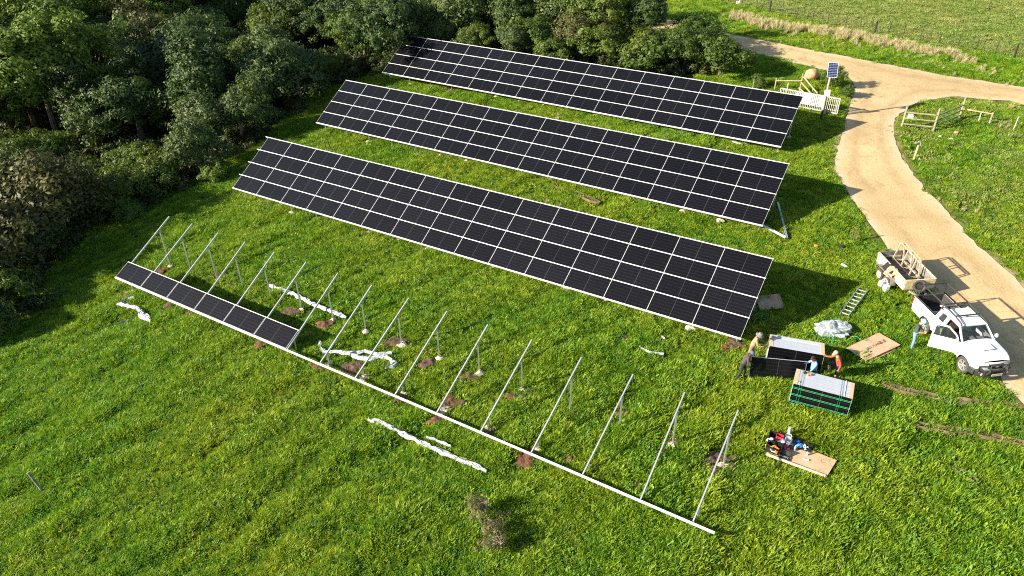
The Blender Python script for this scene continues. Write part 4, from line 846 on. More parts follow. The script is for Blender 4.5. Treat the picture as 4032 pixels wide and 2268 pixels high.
def mirror(parent, x, y, z, sg):
    g = MB(); g.sphere((x, y, z), .13, 12, 8, sc=(.55, .85, 1.0)); g.tube([(x, y-sg*.10, z-.06), (x-.02, y-sg*.22, z-.10)], .03, 6); mo = g.build('mirror', M['white_paint'], parent, smooth=True)
    g = MB(); g.box((x-.068, y, z), (.012, .17, .19)); g.build('mirror_glass', M['mirror'], mo)
mirror(truck, .80, 1.03, 1.30, 1); mirror(door, -.06, -.17, 1.30, -1)
# wheels
def wheel(parent, x, y, sg, r=.395, w=.27, rim=M['alloy'], spokes=6, rot=0.0, tyre=M['rubber']):
    mt = Matrix.Translation((x, y, r)) @ Matrix.Rotation(-sg*math.pi/2, 4, 'X') @ Matrix.Rotation(rot, 4, 'Z')
    h = w/2; g = MB(); g.lathe([(r*.64, -h*.85), (r*.80, -h), (r*.95, -h*.9), (r, -h*.6), (r, h*.6), (r*.95, h*.9), (r*.80, h), (r*.64, h*.85)], 28, mt)
    for k in range(28):
        a = 2*math.pi*k/28; g.box(mt @ Vector((r*math.cos(a), r*math.sin(a), (.35 if k % 2 else -.35)*h)), (.03, .035, h*.8), (mt.to_3x3() @ Matrix.Rotation(a, 3, 'Z')))
    wo = g.build('wheel', tyre, parent)
    g = MB(); g.lathe([(r*.66, h*.88), (r*.60, h*.80), (r*.58, h*.3), (r*.58, -h*.8)], 24, mt)
    g.lathe([(0, h*.62), (r*.16, h*.62), (r*.18, h*.4)], 12, mt)
    if spokes == 6:
        for k in range(6):
            for dd in (-.13, .13):
                a = 2*math.pi*k/6; g.beam(mt @ Vector((r*.1*math.cos(a), r*.1*math.sin(a), h*.55)), mt @ Vector((r*.61*math.cos(a+dd), r*.61*math.sin(a+dd), h*.72)), .03, .045, up=mt.to_3x3() @ Vector((0, 0, 1)))
    else:
        g.lathe([(r*.16, h*.5), (r*.34, h*.55), (r*.40, h*.30), (r*.58, h*.22)], 24, mt)
        for k in range(8): a = 2*math.pi*k/8; g.lathe([(0, .004), (.028, .004)], 8, mt @ Matrix.Translation((r*.45*math.cos(a), r*.45*math.sin(a), h*.3)), m=1)
    g.lathe([(0, -h*.5), (r*.58, -h*.5)], 16, mt, m=1)
    g.build('rim', [rim, M['black_plastic']], wo); return wo
for cx in (-WX, WX):
    for sg in (-1, 1): wheel(truck, cx, sg*.775, sg, rot=.3*cx)
# front: grille, lamps, bull bar, plate
def nq(t, q, dx=0.0): a = nose(t, q); return Vector((a[0]+dx, a[1], a[2]))
g = MB()
g.grid(lambda t, q: tuple(nq(t, q, .012)), list(np.linspace(.16, .62, 5)), list(np.linspace(-.52, .52, 9)))
for t in (.22, .34, .46, .58): g.tube([nq(t, q, .03) for q in np.linspace(-.5, .5, 7)], .016, 5)
g.build('grille', M['black_paint'], truck)
g = MB(); c = nq(.30, 0, .05); g.tube([c+Vector((0, .085*math.cos(a), .055*math.sin(a))) for a in np.linspace(0, 2*math.pi, 15)], .010, 5, caps=False); g.tube([c+Vector((0, .035*math.cos(a), .055*math.sin(a))) for a in np.linspace(0, 2*math.pi, 13)], .008, 5, caps=False); g.tube([c+Vector((0, .075*math.cos(a), .022+.03*math.sin(a))) for a in np.linspace(math.pi, 2*math.pi, 9)], .008, 5, caps=False); g.build('badge', M['alloy'], truck)
for sg in (-1, 1):
    g = MB(); g.grid(lambda t, q: tuple(nq(t, sg*q, .016)), list(np.linspace(.10, .50, 5)), list(np.linspace(.56, .99, 6)))
    g.grid(lambda t, x: (x, sg*(yhalf(x, .95)+.012), beltz(x)-.07-.20*t*(.4+.6*(x-1.95)/.35)), list(np.linspace(0, 1, 4)), list(np.linspace(1.95, 2.32, 6)))
    g.build('headlight', M['lamp_glass'], truck, smooth=True)
g = MB(); g.box((1.52, 0, hoodz(1.5, 0)+.035), (.42, .58, .07)); sc = g.build('bonnet_scoop', M['white_paint'], truck, bevel=.03)
g = MB()
for k in range(4): g.box((1.735, -.20+k*.135, hoodz(1.7, 0)+.042), (.012, .10, .035))
g.build('scoop_slots', M['black_plastic'], sc)
g = MB()
prof = [(-.90, 1.95), (-.84, 2.28), (-.5, 2.50), (0, 2.56), (.5, 2.50), (.84, 2.28), (.90, 1.95)]
for (ya, xa), (yb, xb) in zip(prof, prof[1:]): g.beam((xa, ya, .56), (xb, yb, .56), .14, .24)
g.tube([(2.40, -.80, .72), (2.38, -.80, .96), (2.52, -.5, 1.06), (2.60, -.40, 1.00), (2.62, -.36, .66)], .034, 8)
g.tube([(2.40, .80, .72), (2.38, .80, .96), (2.52, .5, 1.06), (2.60, .40, 1.00), (2.62, .36, .66)], .034, 8)
g.tube([(2.54, -.46, .52), (2.66, -.42, .80), (2.60, -.40, 1.12), (2.63, 0, 1.14), (2.60, .40, 1.12), (2.66, .42, .80), (2.54, .46, .52)], .036, 8)
g.tube([(2.62, -.42, .84), (2.66, 0, .86), (2.62, .42, .84)], .03, 8).tube([(2.32, -.86, .78), (2.55, -.5, .76)], .03, 8).tube([(2.32, .86, .78), (2.55, .5, .76)], .03, 8)
g.build('bull_bar', M['rack_paint'], truck)
for sg in (-1, 1):
    g = MB(); g.lathe([(0, .012), (.065, .01), (.075, -.02)], 14, Matrix.Translation((2.50, sg*.60, .56)) @ Matrix.Rotation(R(90), 4, 'Y')); g.build('fog_lamp', M['lamp_glass'], truck)
    g = MB(); g.box((2.43, sg*.72, .66), (.02, .13, .04), Matrix.Rotation(-sg*.45, 3, 'Z')); g.build('indicator', M['amber'], truck)
    g = MB(); g.box((-2.855, sg*.80, 1.02), (.05, .09, .34)); g.build('tail_light', M['redlens'], truck)
g = MB(); g.box((2.655, 0, .60), (.01, .52, .115)); pl = g.build('number_plate', M['plate'], truck)
tm = text_mesh('CAW 67777', .095, 1.0); tm.materials.append(M['ink']); link('plate_text', tm, pl, Matrix.Translation((2.662, 0, .60)) @ Matrix(((0, 0, 1), (1, 0, 0), (0, 1, 0))).to_4x4())
# rack over bed and cab
g = MB(); zt = 1.97
for sg in (-1, 1):
    g.tube([(-2.80, sg*.70, 1.28), (-2.80, sg*.63, zt), (-1.08, sg*.63, zt+.0), (-.15, sg*.63, zt-.03), (.36, sg*.63, 1.86), (.44, sg*.66, 1.80)], .036, 8)
    g.tube([(-1.08, sg*.78, 1.28), (-1.08, sg*.63, zt)], .034, 8)
    g.tube([(-1.95, sg*.80, 1.31), (-2.8, sg*.80, 1.31)], .024, 6)
for x, z in ((-2.80, zt), (-1.08, zt), (-.15, zt-.03)): g.tube([(x, -.63, z), (x, .63, z)], .036, 8)
g.tube([(-1.08, -.62, 1.80), (-1.08, .62, 1.80)], .028, 8)
g.build('roof_rack', M['rack_paint'], truck)
g = MB(); g.tube([(-.25, .05, ROOFZ), (-.32, .05, 2.02)], .007, 5).sphere((-.25, .05, ROOFZ+.01), .035, 8, 5); g.build('aerial', M['black_plastic'], truck)
g = MB(); g.box((-3.0, 0, .52), (.16, 1.5, .16)).beam((-3.0, 0, .45), (-3.35, 0, .45), .07, .07); g.build('rear_bumper', M['black_plastic'], truck, bevel=.02)
# load in the bed
TM = ROOT[truck.name]
def bedpt(x, y, z): return TM @ Vector((x, y, z))
r6 = random.Random(4)
for i, (x, y, L, w, h, a) in enumerate(((-1.75, .10, .85, .12, .09, .9), (-1.5, -.12, .7, .10, .10, .5), (-1.6, .28, .6, .14, .08, 1.3), (-1.35, .12, .55, .12, .10, 2.3), (-2.0, .30, .5, .08, .12, .2))):
    g = MB(); pts = [Vector((-L/2, 0, 0)), Vector((-L/6, .05, .05)), Vector((L/6, -.04, .03)), Vector((L/2, .02, 0))]; g.tube(pts, [w*.5, w*.75, w*.7, w*.4], 7)
    ob = g.build('offcut', M['timber_old'] if i % 2 else M['white_cloth'], mtx=TM @ Matrix.Translation((x, y, .78+.05*i)) @ Matrix.Rotation(a, 4, 'Z')); tag(ob, ('crumpled pale rag lying' if i % 2 == 0 else 'short timber offcut lying')+' among scraps in the truck bed', 'rag' if i % 2 == 0 else 'offcut', ('rags' if i % 2 == 0 else 'offcuts')+' in the truck bed')

# ------------------------------------------------------------------ trailer
TT = math.atan2(-.997, .08)
trl = empty('trailer', (21.195, 34.82, T(21.2, 34.9)+.02), Euler((0, 0, TT)), 'cream box trailer hitched behind the white pickup, half on the grass', 'trailer')
Lx, Wy, zb, zt = 2.87, 1.66, .60, 1.15
g = MB(); g.box((0, 0, zb), (Lx, Wy, .05), m=1)
for sg in (-1, 1):
    g.box((0, sg*Wy/2, (zb+zt)/2), (Lx, .04, zt-zb)); g.box((0, sg*(Wy/2-.022), (zb+zt)/2), (Lx-.06, .008, zt-zb-.03), m=1)
    g.box((0, sg*(Wy/2+.022), (zb+zt)/2-.03), (Lx-.1, .010, .10)); g.beam((-Lx/2, sg*Wy/2, zt+.02), (Lx/2, sg*Wy/2, zt+.02), .06, .045)
    for x in np.linspace(-1.2, 1.2, 6): g.box((x, sg*(Wy/2-.04), .9), (.05, .03, .5), m=1)
g.build('tub', [M['cream'], M['trailer_in']], trl, bevel=.006)
g = MB(); g.box((Lx/2, 0, (zb+zt)/2), (.04, Wy-.05, zt-zb)).beam((Lx/2, -Wy/2+.05, zt+.02), (Lx/2, Wy/2-.05, zt+.02), .06, .045); g.build('headboard', M['cream'], trl)
g = MB(); g.box((-Lx/2, 0, (zb+zt)/2), (.04, Wy-.05, zt-zb)).beam((-Lx/2, -Wy/2+.05, zt+.02), (-Lx/2, Wy/2-.05, zt+.02), .06, .045).box((-Lx/2+.022, 0, .87), (.01, Wy-.1, .10), m=1)
for sg in (-1, 1): g.slab([(-Lx/2-.0, sg*(Wy/2-.02), .58), (-Lx/2+.32, sg*(Wy/2-.02), .58), (-Lx/2, sg*(Wy/2-.02), .38)][::sg], .03)
g.build('tail_board', [M['trailer_in'], M['cream']], trl)
g = MB()
for sg in (-1, 1): g.box((.75, sg*(Wy/2+.030), zt-.07), (1.2, .006, .055))
g.box((Lx/2+.026, -.45, zt-.08), (.008, .66, .06)).box((Lx/2+.026, .5, zt-.08), (.008, .45, .06)); g.build('reflective_tape', M['yellow_tape'], trl)
for sg in (-1, 1):
    g = MB(); xs_ = [-.98, -.86, -.62, .42, .66, .76]; zs_ = [.56, .74, .80, .80, .72, .42]
    for i in range(5): g.beam((xs_[i], sg*(Wy/2+.16), zs_[i]), (xs_[i+1], sg*(Wy/2+.16), zs_[i+1]), .30, .025, up=(0, 0, 1) if i < 4 else (1, 0, 0))
    g.build('mudguard', M['trailer_in'], trl)
    for i, x in enumerate((-.52, .22)): wheel(trl, x, sg*(Wy/2+.17), sg, .32, .20, M['rim_white'] if i else M['cream'], 5, .4*i)
g = MB(); g.box((0, 0, .5), (2.8, .1, .12)).tube([(-.52, -.8, .32), (-.52, .8, .32)], .05, 8).tube([(.22, -.8, .32), (.22, .8, .32)], .05, 8).beam((Lx/2-.1, -.45, .48), (Lx/2+1.0, 0, .46), .08, .10).beam((Lx/2-.1, .45, .48), (Lx/2+1.0, 0, .46), .08, .10); g.build('chassis', M['trailer_in'], trl)
sp = MB(); wl = wheel(trl, 0, 0, 1, .33, .22, M['rim_black'], 5)
wl.name = 'spare_wheel'; wl.matrix_local = Matrix.Translation((Lx/2+.25, -.12, .62)) @ Matrix.Rotation(R(-25), 4, 'Z') @ Matrix.Rotation(R(-28), 4, 'Y') @ Matrix.Rotation(R(-90), 4, 'Z') @ Matrix.Translation((0, 0, -.05))
RM = ROOT[trl.name]
# timber A-frame rack standing in the trailer
zf = T(21.2, 34.9)+.66
af = empty('timber_a_frame', (21.4, 35.2, zf), label='weathered timber A-frame rack standing in the trailer', cat='timber frame')
tops = [((21.30, 36.17), (21.48, 36.11)), ((21.36, 35.36), (21.52, 35.20)), ((21.42, 34.46), (21.60, 34.42))]; bots = [((21.02, 36.05), (21.62, 36.0)), ((21.07, 35.20), (21.66, 35.15)), ((21.12, 34.30), (21.70, 34.24))]; zz = T(21.2, 34.9)+1.78
for (a, b_), (c, d) in zip(tops, bots):
    g = MB(); g.beam((*c, zf), (*a, zz), .07, .05, up=(0, 1, 0)); g.build('leg', M['timber_old'], af, world=True)
    g = MB(); g.beam((*d, zf), (*b_, zz), .07, .05, up=(0, 1, 0)); g.build('leg', M['timber_old'], af, world=True)
    g = MB(); g.beam((c[0], c[1], zf+.12), (d[0], d[1], zf+.12), .05, .07); g.build('cross_bar', M['timber_old'], af, world=True)
for i in range(2):
    g = MB(); g.beam((*tops[0][i], zz+.02), (*tops[2][i], zz+.02), .05, .045); g.build('ridge_bar', M['timber_old'], af, world=True)
    g = MB(); g.beam((bots[0][i][0]+(.08 if i == 0 else -.08), bots[0][i][1], zf+.18), (bots[2][i][0]+(.08 if i == 0 else -.08), bots[2][i][1], zf+.18), .06, .05); g.build('side_bar', M['timber_old'], af, world=True)
# tarpaulin and sacking over the trailer side
def draped(name, m, pts, w, seed, lab, cat, amp=.05, n=12):
    g = MB(); k = len(pts); us = [i/(n-1) for i in range(n)]
    def at(t): f_ = t*(k-1); i = min(k-2, int(f_)); return Vector(pts[i]).lerp(Vector(pts[i+1]), f_-i)
    def fn(t, s_):
        c = at(t); d = (at(min(1, t+.05))-at(max(0, t-.05))).normalized(); sd = d.cross(Vector((0, 0, 1))); sd = sd.normalized() if sd.length > .1 else Vector((0, 1, 0))
        q = c+sd*(s_*w); nn = noise.noise_vector(Vector((q.x*6+seed, q.y*6, q.z*6))); return tuple(q+nn*amp)
    g.grid(fn, us, list(np.linspace(-.5, .5, 9))); ob = g.build(name, m, world=False, smooth=False); sm = ob.modifiers.new('s', 'SOLIDIFY'); sm.thickness = .012; return tag(ob, lab, cat)
def tp(x, y, z): return tuple(RM @ Vector((x, y, z)))
draped('black_sheet', M['black_tarp'], [tp(-.15, -.35, .70), tp(-.12, -.62, .85), tp(-.05, -.80, 1.24), tp(0, -.98, 1.02), tp(.02, -1.10, .88)], .75, 1, 'crumpled black sheet hung over the left side of the trailer', 'tarpaulin', .07)
draped('sacking', M['brown_tarp'], [tp(.25, -.76, 1.20), tp(.26, -.90, 1.18), tp(.28, -.96, .95), tp(.30, -1.06, .86), tp(.32, -1.14, .72)], .60, 5, 'rumpled brown sacking hung over the trailer mudguard', 'sacking', .09)
# jerrycans
for i, (x, y, a, lab) in enumerate(((19.93, 34.45, .5, 'white plastic jerrycan next to the trailer wheel, the rear one of two'), (20.03, 34.08, .2, 'white plastic jerrycan nearer the camera of the two by the trailer wheel'))):
    r_ = empty('jerrycan', (x, y, T(x, y)), Euler((0, 0, a)), lab, 'jerrycan', 'jerrycans by the trailer'); g = MB(); g.box((0, 0, .24), (.30, .25, .46)); g.build('can', M['jerry'], r_, bevel=.06)
    g = MB(); g.tube([(-.1, 0, .46), (-.08, 0, .53), (.04, 0, .53), (.06, 0, .46)], .02, 6); g.build('handle', M['jerry'], r_); g = MB(); g.lathe([(.035, .46), (.035, .52), (0, .52)], 10, Matrix.Translation((.10, .05, 0))); g.build('cap', M['white_misc'], r_)
# ladder lying on the grass
a1, a2, b1, b2 = P(16.91, 32.13, .14), P(17.23, 31.87, .14), P(18.65, 34.25, .20), P(19.05, 34.02, .20)
ld = empty('ladder', tuple((a1+b2)/2-Vector((0, 0, .15))), label='short grey aluminium ladder lying on the grass in front of the trailer', cat='ladder')
for p, q in ((a1, b1), (a2, b2)): g = MB(); g.beam(p, q, .035, .08); g.build('stile', M['steel'], ld, world=True)
for k in range(8): t = (k+.5)/8; g = MB(); g.beam(a1.lerp(b1, t), a2.lerp(b2, t), .045, .03); g.build('rung', M['alu'], ld, world=True)
# ------------------------------------------------------------------ stacks of panels on edge
LW, LH = 2.465, 1.134
EFR, EGL = panel_meshes(LW, LH)
EFR = EFR.copy(); EFR.materials[0] = M['alu_stack']
def stack(label, A, B, D, xs, tilts, strapped):
    """A,B: front bottom corners (left, right); D: depth direction; panels stand on their long edge"""
    A = Vector((*A, 0)); B = Vector((*B, 0)); ux = (B-A).normalized(); dy = Vector((0, 0, 1)).cross(ux); zg = (T(A.x, A.y)+T(B.x, B.y))/2+.02
    m = Matrix((ux, dy, Vector((0, 0, 1)))).transposed().to_4x4(); m.translation = Vector((A.x, A.y, zg))
    rt = empty('panel_stack', None, label=label, cat='panel stack', mtx=m)
    dep = max(xs)+.05; g = MB()
    for y in (.05, dep/2, dep-.05): g.box((LW/2, y, .03), (LW+.02, .10, .04))
    for x in (.2, LW/2, LW-.2): g.box((x, dep/2, .075), (.12, dep, .035))
    g.build('pallet', M['timber_old'], rt)
    for y, t in zip(xs, tilts):
        mp_ = Matrix.Translation((0, y, .095)) @ Matrix.Rotation(R(90)+t, 4, 'X') @ Matrix.Rotation(R(random.uniform(-.12, .12)), 4, 'Z') @ Matrix.Translation((random.uniform(-.006, .006), 0, 0))
        pq = link('solar_panel', EFR, rt, mp_)
        if y == xs[0]: link('cell_sheet', EGL, pq)
    g = MB()
    for x0 in (0, LW-.16):
        for k in range(int(dep/.075)): g.box((x0+.08, .03+k*.075, 1.236), (.17, .05, .012))
    g.build('edge_protector', M['cardboard'], rt)
    if strapped:
        for x in (.28, .38, LW-.52, LW-.44):
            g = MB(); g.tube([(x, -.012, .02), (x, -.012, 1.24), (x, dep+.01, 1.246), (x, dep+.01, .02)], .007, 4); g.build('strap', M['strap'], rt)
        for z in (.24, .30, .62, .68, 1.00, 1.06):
            g = MB(); g.tube([(-.012, -.014, z), (LW+.012, -.014, z), (LW+.012, dep, z), (-.012, dep, z), (-.012, -.014, z)], .007, 4, caps=False); g.build('strap', M['strap_bright'], rt)
        g = MB(); g.tube([(LW-.34, .0, 1.247), (LW-.34, dep, 1.247)], .012, 4); g.build('white_band', M['white_misc'], rt)
    return rt, dep
s1, dep1 = stack('strapped stack of solar panels on edge, bound with green straps, nearest the camera', (12.40, 25.82), (14.68, 24.76), None, [.02+.0355*k for k in range(31)], [0]*31, True)
xs2 = [.02+.0355*k for k in range(19)]+[.735, .79, .88, .915]
s2, dep2 = stack('opened stack of solar panels on edge behind the strapped one, with gaps at its back', (12.06, 28.42), (14.44, 27.66), None, xs2, [0]*19+[-.02, -.01, 0, 0], False)
# the single panel being carried
ca = Vector((11.05, 27.55, T(11.0, 27.6)+.10)); ux = Vector((.985, -.17, .0)).normalized(); up = Vector((.04, .22, .97)); up = (up-ux*up.dot(ux)).normalized(); nn = ux.cross(up)
mm = Matrix((ux, up, nn)).transposed().to_4x4(); mm.translation = ca
cp = empty('carried_panel', None, mtx=mm, label='single black solar panel held upright between workers in front of the opened stack', cat='solar panel')
link('frame', EFR, cp); link('cell_sheet', EGL, cp)
# things lying on the strapped stack
SM = ROOT[s1.name]
dr = empty('cordless_drill', None, mtx=SM @ Matrix.Translation((.56, .86, 1.25)) @ Matrix.Rotation(.8, 4, 'Z'), label='orange cordless drill lying on top of the strapped panel stack', cat='drill')
g = MB(); g.tube([(-.10, 0, .05), (.10, 0, .05)], .045, 8).tube([(.10, 0, .05), (.17, 0, .05)], .02, 6); g.build('drill_body', M['yellow'], dr)
g = MB(); g.beam((-.05, 0, .05), (-.09, .14, .04), .05, .05).box((-.10, .17, .045), (.12, .07, .08)); g.build('grip', M['black_plastic'], dr); g = MB(); g.sphere((.03, -.06, .05), .04, 8, 5); g.build('trigger_guard', M['red'], dr)
o_ = MB().sphere((0, 0, .03), .04, 7, 4).box((.07, .02, .015), (.08, .05, .03)).build('clamp_bracket', M['cardboard'], mtx=SM @ Matrix.Translation((.14, .16, 1.25))); tag(o_, 'small pale bracket on the left front corner of the strapped panel stack', 'bracket')
# ------------------------------------------------------------------ cardboard
def sheet(name, pts, m, lab, cat, t=.02, lift=.10, warp=.02, grp=None):
    a, b_, c, d = [P(*q, lift) for q in pts]; g = MB()
    fn = lambda s, t_: tuple(a.lerp(b_, s).lerp(d.lerp(c, s), t_)+Vector((0, 0, warp*noise.noise(Vector((s*3, t_*3, lift*50))))))
    us = list(np.linspace(0, 1, 9)); g.grid(fn, us, us); ob = g.build(name, m); sm = ob.modifiers.new('s', 'SOLIDIFY'); sm.thickness = t; tag(ob, lab, cat, grp); return ob, a, b_, c, d
cb, a, b_, c, d = sheet('cardboard_sheet', CARD, M['cardboard'], 'flattened brown cardboard box with dark print, lying on the grass in front of the pickup', 'cardboard', .02, .14)
e1 = (b_-a).normalized(); e2 = (d-a); e2 = (e2-e1*e2.dot(e1)).normalized(); e3 = e1.cross(e2)
if e3.z < 0: e3 = -e3
def printed(txt, size, s_, t_, m, sp=1.0, ang=0):
    tm = text_mesh(txt, size, sp); tm.materials.append(m); pos = a.lerp(b_, s_).lerp(d.lerp(c, s_), t_)+e3*.022
    mt = Matrix((e1, e3.cross(e1), e3)).transposed().to_4x4(); mt.translation = pos; o_ = link('print', tm, cb, mt); return o_
printed('JA', .26, .36, .50, M['ink_blue']); printed('SOLAR', .23, .55, .50, M['ink_brown']); printed('晶澳', .24, .79, .50, M['ink_brown']); printed('www.jasolar.com', .13, .76, .93, M['ink_brown'])
printed('晶澳太阳能', .13, .18, .80, M['ink_brown']); printed('Harvest the Sunshine', .075, .18, .91, M['ink_brown'])
g = MB()
for p, q in (((.02, .5), (.98, .5)), ((.5, .03), (.5, .97)), ((.30, .02), (.30, .22)), ((.86, .03), (.86, .2))):
    pa = a.lerp(b_, p[0]).lerp(d.lerp(c, p[0]), p[1])+e3*.012; pb = a.lerp(b_, q[0]).lerp(d.lerp(c, q[0]), q[1])+e3*.012; g.beam(pa, pb, .016, .012, up=e3)
g.build('crease', M['ink_brown'] if False else mat('cardboard_crease', (.36, .22, .13), .9), cb)
sheet('cardboard_sheet', [(17.0, 28.4), (18.7, 29.35), (18.6, 29.7), (16.8, 28.9)], M['cardboard'], 'second cardboard sheet peeping out under the printed one', 'cardboard', .015, .06)
sheet('cardboard_sheet', [(13.05, 33.9), (14.33, 34.02), (14.30, 32.75), (12.95, 32.70)], M['cardboard'], 'flattened cardboard box in the shade under the right end of the front full array', 'cardboard', .02, .12, .05)
tb, a, b_, c, d = sheet('cardboard_mat', [(10.54, 22.80), (12.65, 21.50), (13.36, 22.36), (11.23, 23.82)], M['cardboard'], 'long cardboard mat under the tool crates at the lower right', 'cardboard', .02, .16, .015)
g = MB(); g.beam(a.lerp(b_, .02)+Vector((0, 0, .02)), b_.lerp(a, .02)+Vector((0, 0, .02)), .05, .10); g.build('folded_edge', mat('pale_cardboard', (.62, .50, .33), .85), tb)
# ------------------------------------------------------------------ tools on the mat
zm = lambda x, y: T(x, y)+.185
def crate(x, y, a_, lab):
    rt = empty('tool_crate', (x, y, zm(x, y)), Euler((0, 0, a_)), lab, 'tool crate', 'tool crates'); L, W_, H_ = .60, .42, .30
    g = MB(); g.box((0, 0, .01), (L, W_, .02))
    for sg in (-1, 1): g.box((0, sg*W_/2, H_/2), (L, .02, H_)).box((sg*L/2, 0, H_/2), (.02, W_, H_)).box((0, sg*(W_/2+.012), H_-.02), (L+.04, .02, .04)).box((sg*(L/2+.012), 0, H_-.02), (.02, W_+.04, .04))
    g.build('crate_shell', M['black_plastic'], rt)
    for sg in (-1, 1): g = MB(); g.box((sg*.10-.05*0, -W_/2-.016, .20), (.05, .015, .09)); g.build('latch', M['grey_misc'], rt)
    g = MB(); g.box((0, -W_/2-.013, .13), (.13, .006, .05)); g.build('crate_label', M['white_misc'], rt); return rt
aC = math.atan2(-1.3, 2.11)
c1_ = crate(10.92, 22.98, aC+.05, 'front black tool crate full of orange power tools'); c2_ = crate(11.16, 23.50, aC+.12, 'rear black tool crate holding a red box')
def bit(name, m, x, y, z, lab, cat, shape, grp=None, rot=0.0):
    g = MB(); shape(g); ob = g.build(name, m, mtx=Matrix.Translation((x, y, zm(x, y)+z)) @ Matrix.Rotation(rot, 4, 'Z')); tag(ob, lab, cat, grp); return ob
drill = lambda g: g.tube([(-.11, 0, .06), (.10, 0, .06)], .05, 8).tube([(.1, 0, .06), (.19, 0, .06)], .02, 6).beam((-.05, 0, .05), (-.10, .16, .05), .05, .06).box((-.12, .20, .05), (.12, .08, .09))
bit('power_drill', M['yellow'], 10.85, 22.98, .14, 'orange power drill on the left in the front tool crate', 'drill', drill, 'power tools in the front crate', .5)
bit('power_drill', M['orange'], 11.02, 22.92, .12, 'dark orange power drill on the right in the front tool crate', 'drill', drill, 'power tools in the front crate', 2.2)
bit('angle_grinder', M['yellow'], 11.05, 23.42, .12, 'small yellow tool in the rear tool crate', 'grinder', lambda g: g.tube([(-.12, 0, .05), (.1, 0, .05)], .04, 8).lathe([(0, 0), (.06, 0), (.06, .02), (0, .03)], 12, Matrix.Translation((.12, 0, .02))))
bit('red_box', M['red'], 11.30, 23.50, .14, 'open red plastic box in the rear tool crate', 'box', lambda g: g.box((0, 0, .01), (.28, .2, .02)).box((0, .1, .08), (.28, .015, .16)).box((0, -.1, .08), (.28, .015, .16)).box((.14, 0, .08), (.015, .2, .16)).box((-.14, 0, .08), (.015, .2, .16)), None, aC)
rag = lambda s_: (lambda g: [g.sphere((random.Random(s_+k).uniform(-.1, .1), random.Random(s_*3+k).uniform(-.08, .08), .05+.03*k), .09, 7, 5, sc=(1, .8, .6)) for k in range(4)])
bit('plastic_bag', M['white_misc'], 10.83, 23.34, .16, 'crumpled white bag hanging over the left side between the tool crates', 'bag', rag(3)); bit('plastic_bag', M['white_misc'], 11.33, 23.17, .22, 'crumpled pale bag on the right rim of the rear tool crate', 'bag', rag(8))
def bucket(x, y, r, h, m, lab, cat, name='bucket'):
    rt = empty(name, (x, y, zm(x, y)), label=lab, cat=cat); g = MB(); g.lathe([(0, .01), (r*.8, .01), (r, h), (r*.93, h), (r*.74, .03), (0, .03)], 18); g.build('pail', m, rt); g = MB(); g.tube([(r*math.cos(t), r*math.sin(t)*.9, h-.02+.02*math.sin(t*3)) for t in np.linspace(0, math.pi, 9)], .006, 4); g.build('handle', M['grey_misc'], rt); return rt
bucket(11.60, 23.30, .15, .30, M['jerry'], 'white bucket standing right of the rear tool crate', 'bucket'); bucket(11.72, 23.62, .14, .16, M['jerry'], 'white tub with a bag in it behind the white bucket', 'tub', 'tub')
bit('plastic_bag', M['film'], 11.78, 23.80, .16, 'upright clear bag sticking out of the white tub', 'bag', lambda g: g.tube([(0, 0, -.1), (.02, .02, .10), (.0, .03, .26)], [.05, .09, .07], 8))
tb2 = bucket(11.42, 22.98, .145, .17, M['pink'], 'pinkish red tub of fasteners beside the front tool crate', 'tub', 'fastener_tub'); g = MB(); [g.box((random.uniform(-.08, .08), random.uniform(-.08, .08), .10+random.uniform(0, .03)), (.06, .02, .02), Matrix.Rotation(random.uniform(0, 3), 3, 'Z')) for _ in range(14)]; g.build('fasteners', M['grey_misc'], tb2)
bit('blue_bag', M['blue'], 11.98, 23.36, 0, 'deep blue bag behind the light blue cloth', 'bag', rag(21)); bit('blue_cloth', M['lblue'], 12.02, 23.08, .06, 'light blue cloth in front of the deep blue bag', 'cloth', lambda g: g.sphere((0, 0, .06), .14, 10, 6, sc=(1, .8, .5)))
cs_ = empty('socket_case', (11.22, 22.56, zm(11.2, 22.6)), Euler((0, 0, aC)), 'open black socket case at the front edge of the mat', 'tool case'); g = MB(); g.box((0, 0, .03), (.42, .26, .06)).box((0, .20, .10), (.42, .04, .26), Matrix.Rotation(R(-25), 3, 'X')); g.build('case_shell', M['black_plastic'], cs_)
for k in range(10): g = MB(); g.tube([(-.17+.038*k, .06, .06), (-.17+.038*k, -.06+.02*(k % 3), .075)], .012, 6); g.build('socket', M['grey_misc'], cs_)
bt = empty('bolt_tray', (12.22, 23.06, zm(12.2, 23.0)), Euler((0, 0, aC)), 'black tray heaped with shiny clamps', 'tray'); g = MB(); g.box((0, 0, .02), (.55, .32, .04)).box((.1, .17, .09), (.4, .03, .16)); g.build('tray', M['black_plastic'], bt)
for k in range(26): g = MB(); g.box((random.gauss(0, .09), random.gauss(0, .06), .06+random.uniform(0, .06)), (.07, .03, .025), Euler((random.uniform(0, 3), random.uniform(0, 1), random.uniform(0, 3))).to_matrix()); g.build('clamp', M['white_misc'] if k % 2 else M['alu'], bt)
bit('bottle', M['film'], 11.80, 22.95, 0, 'clear bottle standing in front of the blue cloth', 'bottle', lambda g: g.lathe([(0, 0), (.045, 0), (.045, .2), (.018, .26), (.018, .29), (0, .29)], 10)); bit('spray_can', M['white_misc'], 12.23, 22.68, 0, 'small white can standing alone on the mat', 'can', lambda g: g.lathe([(0, 0), (.04, 0), (.04, .13), (.02, .16), (0, .16)], 10))
